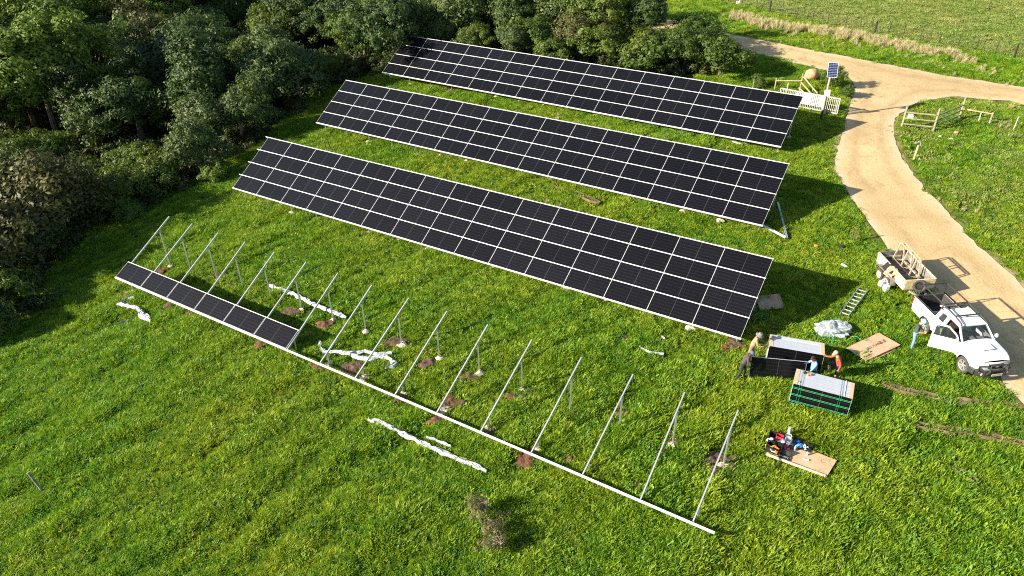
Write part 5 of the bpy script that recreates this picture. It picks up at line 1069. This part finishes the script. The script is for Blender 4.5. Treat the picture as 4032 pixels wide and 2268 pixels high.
bit('orange_tool', M['orange'], 11.42, 22.50, 0, 'small orange tool at the front edge of the mat', 'tool', lambda g: g.box((0, 0, .02), (.12, .05, .04)).box((.05, .03, .02), (.04, .06, .03))); bit('pale_offcut', M['white_cloth'], 12.08, 22.42, 0, 'short pale strip lying in the middle of the mat', 'strip', lambda g: g.box((0, 0, .015), (.24, .04, .03)).box((.1, .02, .02), (.08, .05, .03)), None, -.5)
bit('grey_tray', M['interior'], 11.80, 23.20, 0, 'grey tool tray between the white bucket and the blue cloth', 'tray', lambda g: g.box((0, 0, .03), (.3, .4, .06)).box((.0, .0, .08), (.26, .05, .04)))
# ------------------------------------------------------------------ plastic film and straps
def film(name, pl, w, seed, lab, m='film', amp=.085, lift=.19):
    pd = densify(pl, .12, .03, 2.5); g = MB(); k = len(pd); vs = []; J = 9
    for i, (x, y) in enumerate(pd):
        a_ = pd[max(0, i-1)]; c_ = pd[min(k-1, i+1)]; d_ = Vector((c_[0]-a_[0], c_[1]-a_[1], 0)).normalized(); s_ = Vector((-d_.y, d_.x, 0)); ww = w*(.85+.45*noise.noise(Vector((i*.25, seed, 0))))*min(1, .4+i/4, .4+(k-1-i)/4)
        for j in range(J):
            t = (j/(J-1)-.5)*2; q = Vector((x, y, 0))+s_*(t*ww); n_ = noise.noise(Vector((i*.35, t*5, seed)))
            vs.append((q.x+.03*n_, q.y, T(q.x, q.y)+lift*(1.1-.55*t*t)+amp*n_+amp*.5*noise.noise(Vector((i*.9, t*11, seed)))+.03*noise.noise(Vector((i*2.1, t*19, seed)))))
    g.add(vs, [(i*J+j, (i+1)*J+j, (i+1)*J+j+1, i*J+j+1) for i in range(k-1) for j in range(J-1)]); ob = g.build(name, M[m]); return tag(ob, lab, 'plastic film', 'loose plastic film on the grass')
film('plastic_film', [(-23.11,38.93),(-23.62,38.88),(-23.98,38.46),(-23.25,38.14),(-22.43,37.75),(-21.99,37.24)], .15, 1, 'white plastic film curling in an S beside the left end of the unfinished rack')
film('plastic_film', [(-21.99,37.4),(-22.0,37.1),(-21.59,36.7),(-21.2,36.35),(-20.95,36.1)], .26, 2, 'wide end piece of white film below the S-shaped one left of the rack')
film('plastic_film', [(-23.14,36.28),(-22.90,36.54),(-22.29,36.78)], .05, 3, 'thin white shred of film below the left end of the rack', lift=.06)
film('plastic_film', [(-14.58,38.52),(-13.58,37.84),(-12.45,37.05),(-11.41,36.05),(-10.30,35.29),(-9.55,34.72),(-9.15,34.42)], .16, 4, 'long straight strip of white film behind the bare rafters')
film('plastic_film', [(-10.26,32.5),(-10.1,31.9),(-9.82,31.56),(-8.96,31.44),(-8.71,31.30),(-8.19,31.23),(-7.65,31.30),(-6.96,30.96),(-6.50,30.98),(-6.20,30.90)], .13, 5, 'white film snaking under the bare rafters in the middle of the rack')
film('plastic_film', [(-8.5,31.2),(-7.84,30.80),(-7.28,30.66),(-6.84,30.77),(-6.47,30.73),(-6.16,30.38),(-5.94,30.08),(-6.06,29.90),(-6.41,29.85)], .17, 6, 'hooked strand of clear film in front of the snaking one under the rafters', 'film_clear')
film('plastic_film', [(-6.74,26.26),(-6.15,25.96),(-5.35,25.45),(-4.56,24.87),(-3.97,24.45),(-3.28,23.99),(-2.61,23.57),(-2.06,23.21),(-1.52,22.89),(-1.15,22.62)], .15, 7, 'long white strip of film in the foreground, in front of the front rail', lift=.16)
film('plastic_film', [(-3.9,24.83),(-3.20,24.42),(-2.75,24.15)], .045, 8, 'short thin strip of film beside the long foreground strip')
film('plastic_film', [(6.30,30.15),(6.5,29.85),(6.75,29.65),(7.4,29.45)], .06, 9, 'short bent white strip lying alone in front of the front full array')
film('plastic_film', [(7.52,30.85),(7.65,30.65)], .08, 10, 'tiny white scrap just below the bottom edge of the front full array')
g = MB(); bc = Vector((16.1, 30.85, T(16.1, 30.85)+.18)); n_ = 26; kk = 14; vs = []
for i in range(kk+1):
    t = math.pi*i/kk
    for j in range(n_):
        a_ = 2*math.pi*j/n_; d_ = Vector((math.sin(t)*math.cos(a_), math.sin(t)*math.sin(a_), math.cos(t))); q = 1+.45*noise.noise(d_*2.2+Vector((4, 1, 7)))+.28*noise.noise(d_*6); vs.append(bc+Vector((d_.x*.85*q, d_.y*.62*q, d_.z*.34*q)))
g.add(vs, [(i*n_+j, (i+1)*n_+j, (i+1)*n_+(j+1) % n_, i*n_+(j+1) % n_) for i in range(kk) for j in range(n_)])
ob = g.build('plastic_bundle', M['film_clear']); tag(ob, 'crumpled bundle of clear plastic wrapping on the grass behind the opened panel stack', 'plastic wrapping')
def straps(name, cx, cy, n, L, sp, seed, lab, m='strap'):
    r = random.Random(seed); rt = empty(name, (cx, cy, T(cx, cy)), label=lab, cat='straps', group='heaps of cut green strapping')
    for k in range(n):
        x, y, a_ = cx+r.gauss(0, sp), cy+r.gauss(0, sp*.7), r.uniform(0, 6.28); pts = []; cur = r.uniform(-.5, .5)
        for i in range(9): pts.append((x, y, T(x, y)+.13+.10*abs(math.sin(i*.8+k)))); x += math.cos(a_)*L/8; y += math.sin(a_)*L/8; a_ += cur*.55+r.uniform(-.15, .15)
        g = MB(); g.tube(pts, .009, 4); g.build('strap', M['strap_bright' if r.random() < .5 else m], rt, world=True)
straps('strap_heap', 15.75, 30.35, 13, .9, .28, 2, 'cut green straps tangled with the clear plastic bundle'); straps('strap_heap', 13.1, 32.3, 13, 1.2, .32, 3, 'cut green straps tangled in the shade at the right end of the front full array')
# ------------------------------------------------------------------ loose channels, scraps, stakes
rv = empty('loose_channel', (15.7, 40.3, T(15.7, 40.3)), label='loose steel channel lying out from the front right corner of the middle array', cat='steel channel', group='loose steel channels'); g = MB(); p, q = P(15.10, 41.05, .30), P(16.30, 39.55, .16); g.beam(p, q, .10, .015).beam(p+Vector((.05, .03, -.02)), q+Vector((.05, .03, -.02)), .012, .08).beam(p-Vector((.05, .03, .02)), q-Vector((.05, .03, .02)), .012, .08); g.build('channel', M['alu'], rv, world=True)
rv = empty('loose_channel', (16.6, 41.5, T(16.6, 41.5)), label='longer loose steel channel running back into the shade of the middle array', cat='steel channel', group='loose steel channels'); g = MB(); p, q = P(16.34, 39.45, .20), P(16.97, 43.6, .22); g.beam(p, q, .11, .015).beam(p+Vector((.05, 0, -.02)), q+Vector((.05, 0, -.02)), .012, .08).beam(p-Vector((.05, 0, .02)), q-Vector((.05, 0, .02)), .012, .08); g.build('channel', M['steel'], rv, world=True)
def post_obj(name, m, a_, h, r, lab, cat, grp=None, lean=(0, 0)):
    b0 = P(*a_, -.2); g = MB(); g.tube([b0, P(*a_)+Vector((lean[0], lean[1], h))], [r, r*.95], 8); ob = g.build(name, m); return tag(ob, lab, cat, grp)
post_obj('wooden_stake', M['pole_grey'], (-20.9, 23.45), 1.0, .06, 'leaning grey stake in the grass at the lower left corner', 'stake', None, (-.5, .25))
post_obj('dark_stake', M['creosote'], (-19.35, 34.57), .65, .025, 'dark forked stick standing in the grass below the six mounted panels', 'stake', None, (-.25, .1)); post_obj('dark_stake', M['creosote'], (-14.77, 57.6), .75, .035, 'left dark peg of the pair between the front and middle arrays', 'stake', 'dark pegs', (-.05, 0)); post_obj('dark_stake', M['creosote'], (-14.45, 57.8), .72, .035, 'right dark peg of the pair between the front and middle arrays', 'stake', 'dark pegs', (-.15, 0))
sp_ = empty('sapling', (20.15, 39.08, T(20.15, 39.08)), label='thin leafless sapling between two sticks near the road edge', cat='sapling'); g = MB()
for dx in (-.12, 0, .13): g.tube([(dx, 0, -.1), (dx*1.6, .03, 1.05-.2*abs(dx*5))], .02, 5)
for k in range(6): g.tube([(0, 0, .3+k*.1), (.12*math.cos(k*2), .12*math.sin(k*2), .45+k*.1)], .008, 4)
g.build('stem', M['bark'], sp_)
def scrap(name, m, x, y, d, lab, cat, rot=0): ob = MB().box((0, 0, d[2]/2), d).build(name, m, mtx=Matrix.Translation(P(x, y, .10)) @ Euler((.1, .12, rot)).to_matrix().to_4x4(), bevel=min(d)*.3); return tag(ob, lab, cat)
scrap('white_tube', M['white_misc'], 18.7, 36.45, (.46, .11, .09), 'short white tube on the grass left of the trailer', 'tube', -.8); scrap('yellow_scrap', M['yellow'], 17.77, 38.57, (.2, .15, .08), 'small yellow scrap on the grass near the loose channels', 'scrap'); scrap('white_tube', M['white_misc'], 16.5, 52.5, (.62, .14, .05), 'white strip on the grass below the right end of the rear array', 'strip', -.55)
ob = MB().sphere((0, 0, .08), .2, 9, 6, sc=(1.1, .8, .6)).build('black_bag', M['black_tarp'], mtx=Matrix.Translation(P(19.2, 38.4, .05))); tag(ob, 'small dark bag lying on the grass near the sapling', 'bag')
ob = MB().box((0, 0, .15), (.36, .2, .2)).box((.15, 0, .3), (.1, .14, .2)).build('white_marker', M['white_misc'], mtx=Matrix.Translation(P(25.75, 89.6))); tag(ob, 'small white object by the far fence at the top edge', 'marker')
for x, y, s_, m, lab in ((32.97, 53.46, .16, 'boulder', 'small reddish stone on the grass in front of the right timber fence'), (32.09, 52.38, .12, 'white_misc', 'small white stone on the grass in front of the right timber fence'), (31.50, 52.84, .10, 'white_cloth', 'pale stick-like stone nearest the right timber fence')):
    ob = MB().sphere((0, 0, s_*.5), s_, 9, 6, sc=(1.3, .9, .6)).build('stone', M[m], mtx=Matrix.Translation(P(x, y, .04))); tag(ob, lab, 'stone')
g = MB(); vs = []
for i in range(11):
    t = math.pi*i/10
    for j in range(18): a_ = 2*math.pi*j/18; d_ = Vector((math.sin(t)*math.cos(a_), math.sin(t)*math.sin(a_), math.cos(t))); q = 1+.22*noise.noise(d_*1.6+Vector((2, 5, 1)))+.06*noise.noise(d_*6); vs.append((d_.x*.62*q, d_.y*.5*q, .42+d_.z*.5*q))
g.add(vs, [(i*18+j, (i+1)*18+j, (i+1)*18+(j+1) % 18, i*18+(j+1) % 18) for i in range(10) for j in range(18)]); ob = g.build('boulder', M['boulder'], mtx=Matrix.Translation(P(25.85, 64.75)), smooth=True); tag(ob, 'rounded orange sandstone boulder beside the timber fence at the gate', 'boulder')
# ------------------------------------------------------------------ gate, fences, gate solar pole
ga, gb = Vector((21.5, 59.48)), Vector((25.37, 56.94)); gl_ = (gb-ga).length; gd = (gb-ga)/gl_; gz = (T(*ga)+T(*gb))/2+.08
gm_ = Matrix(((gd.x, -gd.y, 0, ga.x), (gd.y, gd.x, 0, ga.y), (0, 0, 1, gz), (0, 0, 0, 1)))
gate = empty('sliding_gate', None, mtx=gm_, label='grey barred sliding gate with white corrugated sheeting across the road entrance', cat='gate')
g = MB(); g.box((gl_/2, 0, .06), (gl_, .06, .08)).box((gl_/2, 0, 1.24), (gl_, .06, .08)).box((.03, 0, .65), (.06, .06, 1.1)).box((gl_-.03, 0, .65), (.06, .06, 1.1)); g.build('gate_frame', M['gate_grey'], gate)
for k in range(1, 34): g = MB(); g.box((gl_*k/34, -.0, .65), (.028, .03, 1.10)); g.build('bar', M['gate_grey'], gate)
g = MB(); x0, x1, nz_ = gl_*.27, gl_*.755, 64
g.grid(lambda x, z: (x, .045+.022*math.sin((x-x0)*2*math.pi/.152), z), list(np.linspace(x0, x1, nz_)), [.30, 1.19]); g.build('corrugated_sheet', M['gate_white'], gate)
g = MB(); g.box((gl_*.80, -.30, .12), (.34, .24, .34)).box((gl_*.80, -.30, .31), (.30, .20, .06)); gm2 = g.build('gate_motor', M['black_plastic'], mtx=gm_, bevel=.02); tag(gm2, 'black gate motor box at the foot of the gate, right of the solar pole', 'gate motor')
gp = empty('solar_pole', (23.94, 56.39, T(23.94, 56.39)), label='timber pole with a small blue solar panel and white box at the gate', cat='pole')
g = MB(); g.tube([(0, 0, -.3), (0, 0, .75)], .085, 10); g.build('pole_base', M['creosote'], gp); g = MB(); g.tube([(0, 0, .75), (0.0, 0, 3.75)], [.085, .075], 10); g.build('pole_shaft', mat('pale_pole', (.42, .33, .25), .8, 0, .2, 5), gp)
g = MB(); g.box((0, -.13, 2.08), (.40, .16, .42)).box((0, -.13, 2.30), (.44, .20, .03)); g.build('control_box', M['gate_white'], gp, bevel=.015)
SF, SG_ = panel_meshes(.72, 1.10, .03, .03); SG_.materials.clear(); SG_.materials.append(pv_mat('blue_cells', 4, 9, .72, 1.10, (.30, .33, .40), (.010, .016, .06), .014, False, .3))
xl = Vector((.97, -.22, 0)).normalized(); yl = Vector((.12, .52, .84)); yl = (yl-xl*yl.dot(xl)).normalized(); zl = xl.cross(yl); pm = Matrix((xl, yl, zl)).transposed().to_4x4(); pm.translation = Vector((.02, -.12, 3.85))-xl*.36-yl*.55
pp = link('solar_panel', SF, gp, pm); link('cell_sheet', SG_, pp); g = MB(); g.beam((0, 0, 3.6), (.02, -.08, 3.85), .05, .05, up=(1, 0, 0)); g.build('mount', M['steel'], gp)
def pfence(name, lab, posts, rails, grp=None, r=.065):
    bx, by = posts[0][0], posts[0][1]; rt = empty(name, (bx, by, T(bx, by)), label=lab, cat='fence')
    for x, y, h, m in posts: g = MB(); g.tube([P(x, y, -.2), P(x, y, h)], [r, r*.92], 9); g.build('fence_post', M[m], rt, world=True)
    for (xa, ya, za), (xb, yb, zb_), m in rails: g = MB(); g.tube([P(xa, ya, za), P(xb, yb, zb_)], [.055, .05], 8); g.build('rail', M[m], rt, world=True)
    return rt
pfence('timber_fence', 'fresh yellow timber fence with a diagonal brace behind the sliding gate', [(22.06, 62.35, 1.05, 'pole'), (24.06, 62.02, 1.55, 'pole'), (24.80, 61.2, .70, 'pole_grey'), (22.95, 61.9, .80, 'pole_new')], [((22.06, 62.30, .86), (24.06, 61.95, .92), 'pole_new'), ((24.12, 61.95, 1.25), (24.95, 60.5, .40), 'pole_new'), ((24.0, 61.95, .80), (24.6, 60.6, .25), 'pole_new'), ((23.9, 61.9, .35), (24.3, 60.8, .10), 'pole_new')])
pfence('timber_fence', 'short timber fence of three pale rails seen through the right end of the gate', [(25.39, 57.34, 1.25, 'pole'), (24.2, 58.15, 1.25, 'pole')], [((24.2, 58.15, z), (25.39, 57.34, z), 'pole_new') for z in (.22, .62, 1.02)], r=.085)
pr_ = pfence('timber_fence', 'grey-green pole fence with three rails on the right side of the access road', [(29.43, 54.63, 1.66, 'pole'), (31.50, 53.95, 1.76, 'pole'), (34.45, 56.09, 1.75, 'pole'), (36.32, 55.17, .92, 'pole')], [((29.43, 54.58, z), (31.50, 53.9, z+.03), 'pole') for z in (.32, .76, 1.22)]+[((31.56, 54.0, z), (34.45, 56.05, z-.05), 'pole_grey') for z in (.42, .82, 1.22)]+[((34.45, 56.05, .86), (36.32, 55.12, .82), 'pole_new')], r=.085)
g = MB(); g.tube([P(35.55, 55.38, -.1), P(35.55, 55.38, .8)], .035, 7); g.build('fence_post', M['white_cloth'], pr_, world=True); g = MB(); q = P(29.78, 54.56, 1.0); g.box(q, (.34, .14, .46), Matrix.Rotation(-.3, 3, 'Z')); g.build('meter_box', M['gate_grey'], pr_, world=True); g = MB(); g.box(q+Vector((.17, -.05, -.14)), (.10, .15, .30), Matrix.Rotation(-.3, 3, 'Z')); g.build('box_cover', M['white_misc'], pr_, world=True)
post_obj('lath', M['white_cloth'], (37.61, 54.17), 1.0, .025, 'thin pale lath standing in the dry grass right of the pole fence', 'lath', None, (.05, 0)); post_obj('lath', M['timber_old'], (20.3, 62.6), .9, .03, 'thin brown stake on the grass left of the timber fence behind the gate', 'lath')
wp = empty('standpipe', (28.17, 49.5, T(28.17, 49.5)), label='short timber post with a bent grey pipe beside the access road', cat='standpipe'); g = MB(); g.tube([(0, 0, -.2), (.04, 0, 1.0)], .075, 9); g.build('post', M['pole_new'], wp); g = MB(); g.tube([(.14, .02, .55), (.17, .02, 1.05), (.12, 0, 1.2), (0, 0, 1.24), (-.16, -.02, 1.20)], .04, 8); g.build('pipe', M['gate_grey'], wp); g = MB(); g.lathe([(0, -.08), (.075, -.08), (.075, .08), (0, .08)], 10, Matrix.Translation((-.2, -.02, 1.19)) @ Matrix.Rotation(R(80), 4, 'Y')); g.build('tap', M['steel'], wp)
FF = [(22.6,94.0,'d'),(24.90,90.60,'d'),(25.82,88.23,'d'),(27.17,87.15,'d'),(28.14,85.56,'p'),(29.15,84.44,'d'),(30.3,83.1,'d'),(31.50,81.71,'d'),(32.61,80.47,'d'),(33.4,80.0,'d'),(34.08,79.4,'d'),(35.2,78.5,'d'),(36.33,77.50,'p'),(37.4,76.8,'d'),(38.52,76.09,'d'),(39.8,75.1,'d'),(41.16,74.11,'d'),(42.6,73.3,'d'),(43.92,72.4,'d'),(45.2,71.4,'d'),(46.47,70.46,'p'),(48.2,69.3,'d'),(50,68.1,'d')]
wf = empty('wire_fence', (36.33, 77.5, T(36.33, 77.5)), label='dark post and wire fence along the pasture above the dirt road', cat='fence')
for x, y, k in FF: g = MB(); g.tube([P(x, y, -.2), P(x, y, 1.25 if k == 'p' else 1.15)], .085 if k == 'p' else .03, 7); g.build('fence_post' if k == 'p' else 'dropper', M['creosote'], wf, world=True)
for z in (.3, .6, .9, 1.1): g = MB(); g.tube([P(x, y, z) for x, y, k in FF], .006, 3); g.build('wire', M['wire'], wf, world=True)
# ------------------------------------------------------------------ people
cloth('tan_trousers', (.25, .165, .085))
def smooth_body(joints, edges, root):
    names = list(joints); me = bpy.data.meshes.new('b'); me.from_pydata([joints[n_][0] for n_ in names], [(names.index(a_), names.index(b_)) for a_, b_ in edges], [])
    ob = bpy.data.objects.new('b', me); C.objects.link(ob); sk = ob.modifiers.new('skin', 'SKIN'); sk.use_smooth_shade = True
    for i, n_ in enumerate(names): r = joints[n_][1]; me.skin_vertices[0].data[i].radius = (r, r) if not isinstance(r, tuple) else r; me.skin_vertices[0].data[i].use_root = (n_ == root)
    ss = ob.modifiers.new('s', 'SUBSURF'); ss.levels = 2; ss.render_levels = 2
    dg = bpy.context.evaluated_depsgraph_get(); res = bpy.data.meshes.new_from_object(ob.evaluated_get(dg)); bpy.data.objects.remove(ob); return res
def person(label, x, y, face, pose, mats, hat=None, short=False, shorts=False, z=0.0, hatmat=None, skin='skin_dark'):
    """mats: shirt, trousers; pose overrides joint positions (forward x, left y, up z)"""
    J = {'pelvis': ((0, 0, .96), .145), 'spine': ((0, 0, 1.13), .150), 'chest': ((0, 0, 1.34), (.165, .14)), 'neck': ((.01, 0, 1.50), .058), 'skull': ((.03, 0, 1.58), .055)}
    for s_, sg in (('L', 1), ('R', -1)):
        J['sh'+s_] = ((0, sg*.175, 1.42), .068); J['el'+s_] = ((-.02, sg*.25, 1.14), .050); J['wr'+s_] = ((.06, sg*.25, .90), .036); J['pa'+s_] = ((.09, sg*.25, .83), (.034, .020))
        J['hip'+s_] = ((0, sg*.10, .90), .10); J['kn'+s_] = ((.02, sg*.11, .50), .068); J['an'+s_] = ((0, sg*.11, .10), .048); J['to'+s_] = ((.15, sg*.13, .045), .042)
    for k, v_ in pose.items():
        if k in J: J[k] = (v_, J[k][1])
    E_ = [('pelvis', 'spine'), ('spine', 'chest'), ('chest', 'neck'), ('neck', 'skull')]
    for s_ in 'LR': E_ += [('chest', 'sh'+s_), ('sh'+s_, 'el'+s_), ('el'+s_, 'wr'+s_), ('wr'+s_, 'pa'+s_), ('pelvis', 'hip'+s_), ('hip'+s_, 'kn'+s_), ('kn'+s_, 'an'+s_), ('an'+s_, 'to'+s_)]
    me = smooth_body(J, E_, 'pelvis'); vs = [v_.co.copy() for v_ in me.vertices]; fs = [tuple(p.vertices) for p in me.polygons]
    seg = []
    for a_, b_ in E_:
        k = b_[:2]; reg = 0
        if k in ('wr',): reg = 2 if short else 0
        if k in ('pa', 'sk'): reg = 2
        if k in ('hi', 'kn'): reg = 1
        if k == 'an': reg = 2 if shorts else 1
        if k == 'to': reg = 3
        if k == 'ne': reg = 2 if b_ == 'neck' else 0
        seg.append((Vector(J[a_][0]), Vector(J[b_][0]), reg, J[b_][1] if not isinstance(J[b_][1], tuple) else J[b_][1][0]))
    def region(c):
        best = (9, 0)
        for a_, b_, rg, r in seg:
            d = b_-a_; t = max(0, min(1, (c-a_).dot(d)/max(1e-6, d.length_squared))); q = (c-a_-d*t).length-r*.5
            if rg == 2 and b_ == Vector(J['neck'][0]) and t < .75: continue
            if q < best[0]: best = (q, rg)
        return best[1]
    g = MB(); reg = []
    for f in fs: reg.append(region(sum((vs[i] for i in f), Vector())/len(f)))
    g.v = vs; g.f = fs; g.m = reg
    # head
    tilt = pose.get('tilt', 0.15); yaw = pose.get('yaw', 0.0); hc = Vector(J['skull'][0])+Vector((.02, 0, .055)); hm_ = Matrix.Translation(hc) @ Matrix.Rotation(yaw, 4, 'Z') @ Matrix.Rotation(tilt, 4, 'Y')
    hv = []; nn_ = 16; kk_ = 12
    for i in range(kk_+1):
        t = math.pi*i/kk_
        for j in range(nn_):
            a_ = 2*math.pi*j/nn_; dx, dy, dz = math.sin(t)*math.cos(a_), math.sin(t)*math.sin(a_), math.cos(t); q = Vector((dx*.098, dy*.078, dz*.122))
            if dz < 0: q.y *= 1+.28*dz; q.x = q.x*(1+.12*dz)+(.012 if dx > 0 else .010)*(-dz)
            if dx > .8 and abs(dy) < .22 and -.35 < dz < .1: q.x += .018
            hv.append(hm_ @ q)
    g.add(hv, [(i*nn_+j, (i+1)*nn_+j, (i+1)*nn_+(j+1) % nn_, i*nn_+(j+1) % nn_) for i in range(kk_) for j in range(nn_)], 2)
    for sg in (-1, 1):
        g.sphere(hm_ @ Vector((.0, sg*.080, -.01)), .022, 8, 6, 2, (1, .5, 1.4)); g.sphere(hm_ @ Vector((.088, sg*.030, .012)), .011, 8, 6, 4)
    g.box(hm_ @ Vector((.098, 0, -.062)), (.006, .045, .010), hm_.to_3x3(), 5); g.sphere(hm_ @ Vector((.108, 0, -.022)), .016, 8, 6, 2, (1.1, .8, 1.2))
    # hands: palm end to five bent fingers
    for s_, sg in (('L', 1), ('R', -1)):
        w_, p_ = Vector(J['wr'+s_][0]), Vector(J['pa'+s_][0]); d = (p_-w_).normalized(); el = (w_-Vector(J['el'+s_][0])).normalized(); pn = pose.get('palm'+s_, Vector((0, -sg, 0))); pn = Vector(pn); pn = (pn-d*pn.dot(d)); pn = pn.normalized() if pn.length > .01 else d.orthogonal().normalized(); sd_ = d.cross(pn)
        for q, ln in zip((-.030, -.010, .010, .030), (.062, .075, .080, .068)):
            b0 = p_+sd_*q; k1 = b0+d*ln*.5+pn*.006; k2 = k1+(d*.75+pn*.65).normalized()*ln*.4; k3 = k2+(d*.3+pn).normalized()*ln*.28; g.tube([b0, k1, k2, k3], [.011, .010, .009, .006], 6, 2)
        b0 = p_-d*.035+sd_*.030; g.tube([b0, b0+(sd_*.7+d*.5+pn*.3)*.045, b0+(sd_*.6+d*.9+pn*.6)*.075], [.013, .011, .008], 6, 2)
    rt = empty('person', (x, y, T(x, y)+z), Euler((0, 0, face)), label, 'person')
    b_ = g.build('body', [M[mats[0]], M[mats[1]], M[skin], M['shoe'], M['ink'], M['red_scarf'] if skin == 'skin_light' else M['skin_dark']], rt, smooth=True)
    # hair and hat
    def dome(sc, z0, r0=1.0): return [(0, .128*sc), (.045*sc, .118*sc), (.078*sc, .088*sc), (.094*sc, .045*sc), (.097*sc, z0)]
    g = MB(); g.lathe(dome(1.02, -.01), 16, hm_ @ Matrix.Translation((-.012, 0, .004)) @ Matrix.Diagonal((1.02, .84, 1, 1))); g.build('hair', M['hair'], rt, smooth=True)
    if hat == 'cap':
        g = MB(); mt = hm_ @ Matrix.Translation((-.006, 0, .012)) @ Matrix.Diagonal((1.1, .95, 1.05, 1)); g.lathe(dome(1.08, .02), 16, mt, 0)
        vs_ = []
        for i in range(9): a_ = R(-62+15.5*i); vs_ += [mt @ Vector((.098*math.cos(a_), .098*math.sin(a_), .03)), mt @ Vector((.098*math.cos(a_)+.085*math.cos(a_)**.7, .105*math.sin(a_), .012))]
        g.add(vs_, [(2*i, 2*i+1, 2*i+3, 2*i+2) for i in range(8)]); ho = g.build('cap', M[hatmat], rt, smooth=True); ho.modifiers.new('s', 'SOLIDIFY').thickness = .006
    if hat in ('bucket', 'brim'):
        w = 1.0 if hat == 'bucket' else 1.1; mt = hm_ @ Matrix.Translation((-.004, 0, .012)) @ Matrix.Diagonal((1.12, 1.0, 1.05, 1)); g = MB(); g.lathe([(0, .135), (.07, .128), (.095, .10), (.104, .03), (.135*w, .0), (.165*w, -.025)], 18, mt); ho = g.build('hat', M[hatmat], rt, smooth=True); ho.modifiers.new('s', 'SOLIDIFY').thickness = .006
    return rt
person('man in dark tee, jeans and pale blue bucket hat by the pickup door', 19.42, 29.42, R(-40), {'wrL': (.30, .10, 1.10), 'elL': (.06, .27, 1.14), 'paL': (.37, .04, 1.12), 'wrR': (.30, -.10, 1.10), 'elR': (.06, -.27, 1.14), 'paR': (.37, -.04, 1.12), 'chest': (.03, 0, 1.35), 'neck': (.08, 0, 1.51), 'skull': (.13, 0, 1.59), 'shL': (.03, .185, 1.43), 'shR': (.03, -.185, 1.43), 'tilt': .75, 'knR': (.06, -.13, .5), 'anR': (.05, -.17, .1), 'toR': (.20, -.2, .045), 'palmL': (0, 0, 1), 'palmR': (0, 0, 1)}, ('teal_cloth', 'denim'), 'bucket', True, False, .06, 'aqua_hat', 'skin_light')
ph = MB().box((0, 0, 0), (.15, .075, .012)).build('mobile_phone', M['ink'], mtx=Matrix.Translation((19.42+.42*math.cos(R(-40)), 29.42+.42*math.sin(R(-40)), T(19.4, 29.4)+1.22)) @ Matrix.Rotation(R(-40), 4, 'Z') @ Matrix.Rotation(R(-30), 4, 'Y'), bevel=.004); tag(ph, 'dark mobile phone in the hands of the man in the bucket hat', 'phone')
LEAN = {'spine': (.10, 0, 1.12), 'chest': (.22, 0, 1.30), 'neck': (.31, 0, 1.43), 'skull': (.36, 0, 1.50), 'shL': (.23, .18, 1.37), 'shR': (.23, -.18, 1.37)}
person('man in beige overall and grey hat at the left end of the opened stack', 11.42, 28.86, R(-22), {**{k: (v_[0]*.65, v_[1], v_[2]+.05*(k != 'spine')) for k, v_ in LEAN.items()}, 'elL': (.26, .25, 1.18), 'wrL': (.50, .20, 1.16), 'paL': (.57, .18, 1.17), 'elR': (.26, -.25, 1.14), 'wrR': (.50, -.18, 1.12), 'paR': (.57, -.16, 1.13), 'tilt': .35, 'knL': (.12, .11, .52), 'anL': (.05, .11, .1), 'toL': (.2, .12, .045), 'anR': (-.28, -.1, .12), 'knR': (-.06, -.1, .52), 'toR': (-.14, -.11, .05)}, ('beige_cloth', 'tan_trousers'), 'brim', False, False, .04, 'grey_cap')
person('man in charcoal jacket and blue cap holding the left end of the carried panel', 10.66, 27.62, R(-12), {**{k: (v_[0]*.8, v_[1], v_[2]) for k, v_ in LEAN.items()}, 'elL': (.22, .24, 1.08), 'wrL': (.38, .14, .92), 'paL': (.44, .10, .90), 'elR': (.22, -.25, 1.04), 'wrR': (.36, -.14, .80), 'paR': (.42, -.10, .77), 'tilt': .55, 'yaw': -.3, 'knL': (.20, .11, .52), 'anL': (.18, .12, .10), 'toL': (.33, .13, .045), 'anR': (-.16, -.1, .10), 'knR': (0, -.1, .5), 'toR': (-.01, -.12, .045)}, ('charcoal_cloth', 'black_cloth'), 'cap', False, False, .04, 'blue_cap')
person('man in blue jacket with red collar at the right end of the carried panel', 13.72, 26.98, R(178), {'chest': (.05, 0, 1.34), 'neck': (.10, 0, 1.48), 'skull': (.14, 0, 1.56), 'elL': (.18, .24, 1.16), 'wrL': (.20, .16, .98), 'paL': (.24, .12, .94), 'elR': (.20, -.26, 1.18), 'wrR': (.34, -.16, 1.22), 'paR': (.40, -.12, 1.25), 'tilt': .35, 'yaw': .25}, ('blue_cloth', 'navy_cloth'), None, False, False, .04)
g = MB(); g.tube([(.10+.075*math.cos(t), .085*math.sin(t), 1.47) for t in np.linspace(0, 2*math.pi, 13)], .022, 6, caps=False); cl = g.build('collar', M['red_scarf'], bpy.data.objects[[o_.name for o_ in C.objects if o_.get('label', '').startswith('man in blue jacket')][0]])
person('man in red shirt, navy shorts and khaki cap right of the opened stack', 14.98, 27.26, R(172), {'spine': (.05, 0, 1.12), 'chest': (.14, 0, 1.32), 'neck': (.20, 0, 1.47), 'skull': (.25, 0, 1.54), 'shL': (.14, .18, 1.39), 'shR': (.14, -.18, 1.39), 'elR': (.36, -.22, 1.22), 'wrR': (.52, -.30, 1.16), 'paR': (.60, -.32, 1.18), 'elL': (.02, .27, 1.14), 'wrL': (.06, .27, .90), 'paL': (.08, .27, .83), 'tilt': .55, 'yaw': .1, 'knR': (.40, -.14, .86), 'anR': (.30, -.12, .45), 'toR': (.44, -.13, .40), 'knL': (.10, .12, .52), 'anL': (.02, .12, .1)}, ('red_cloth', 'navy_cloth'), 'cap', False, True, .04, 'khaki_cap', 'skin_light')
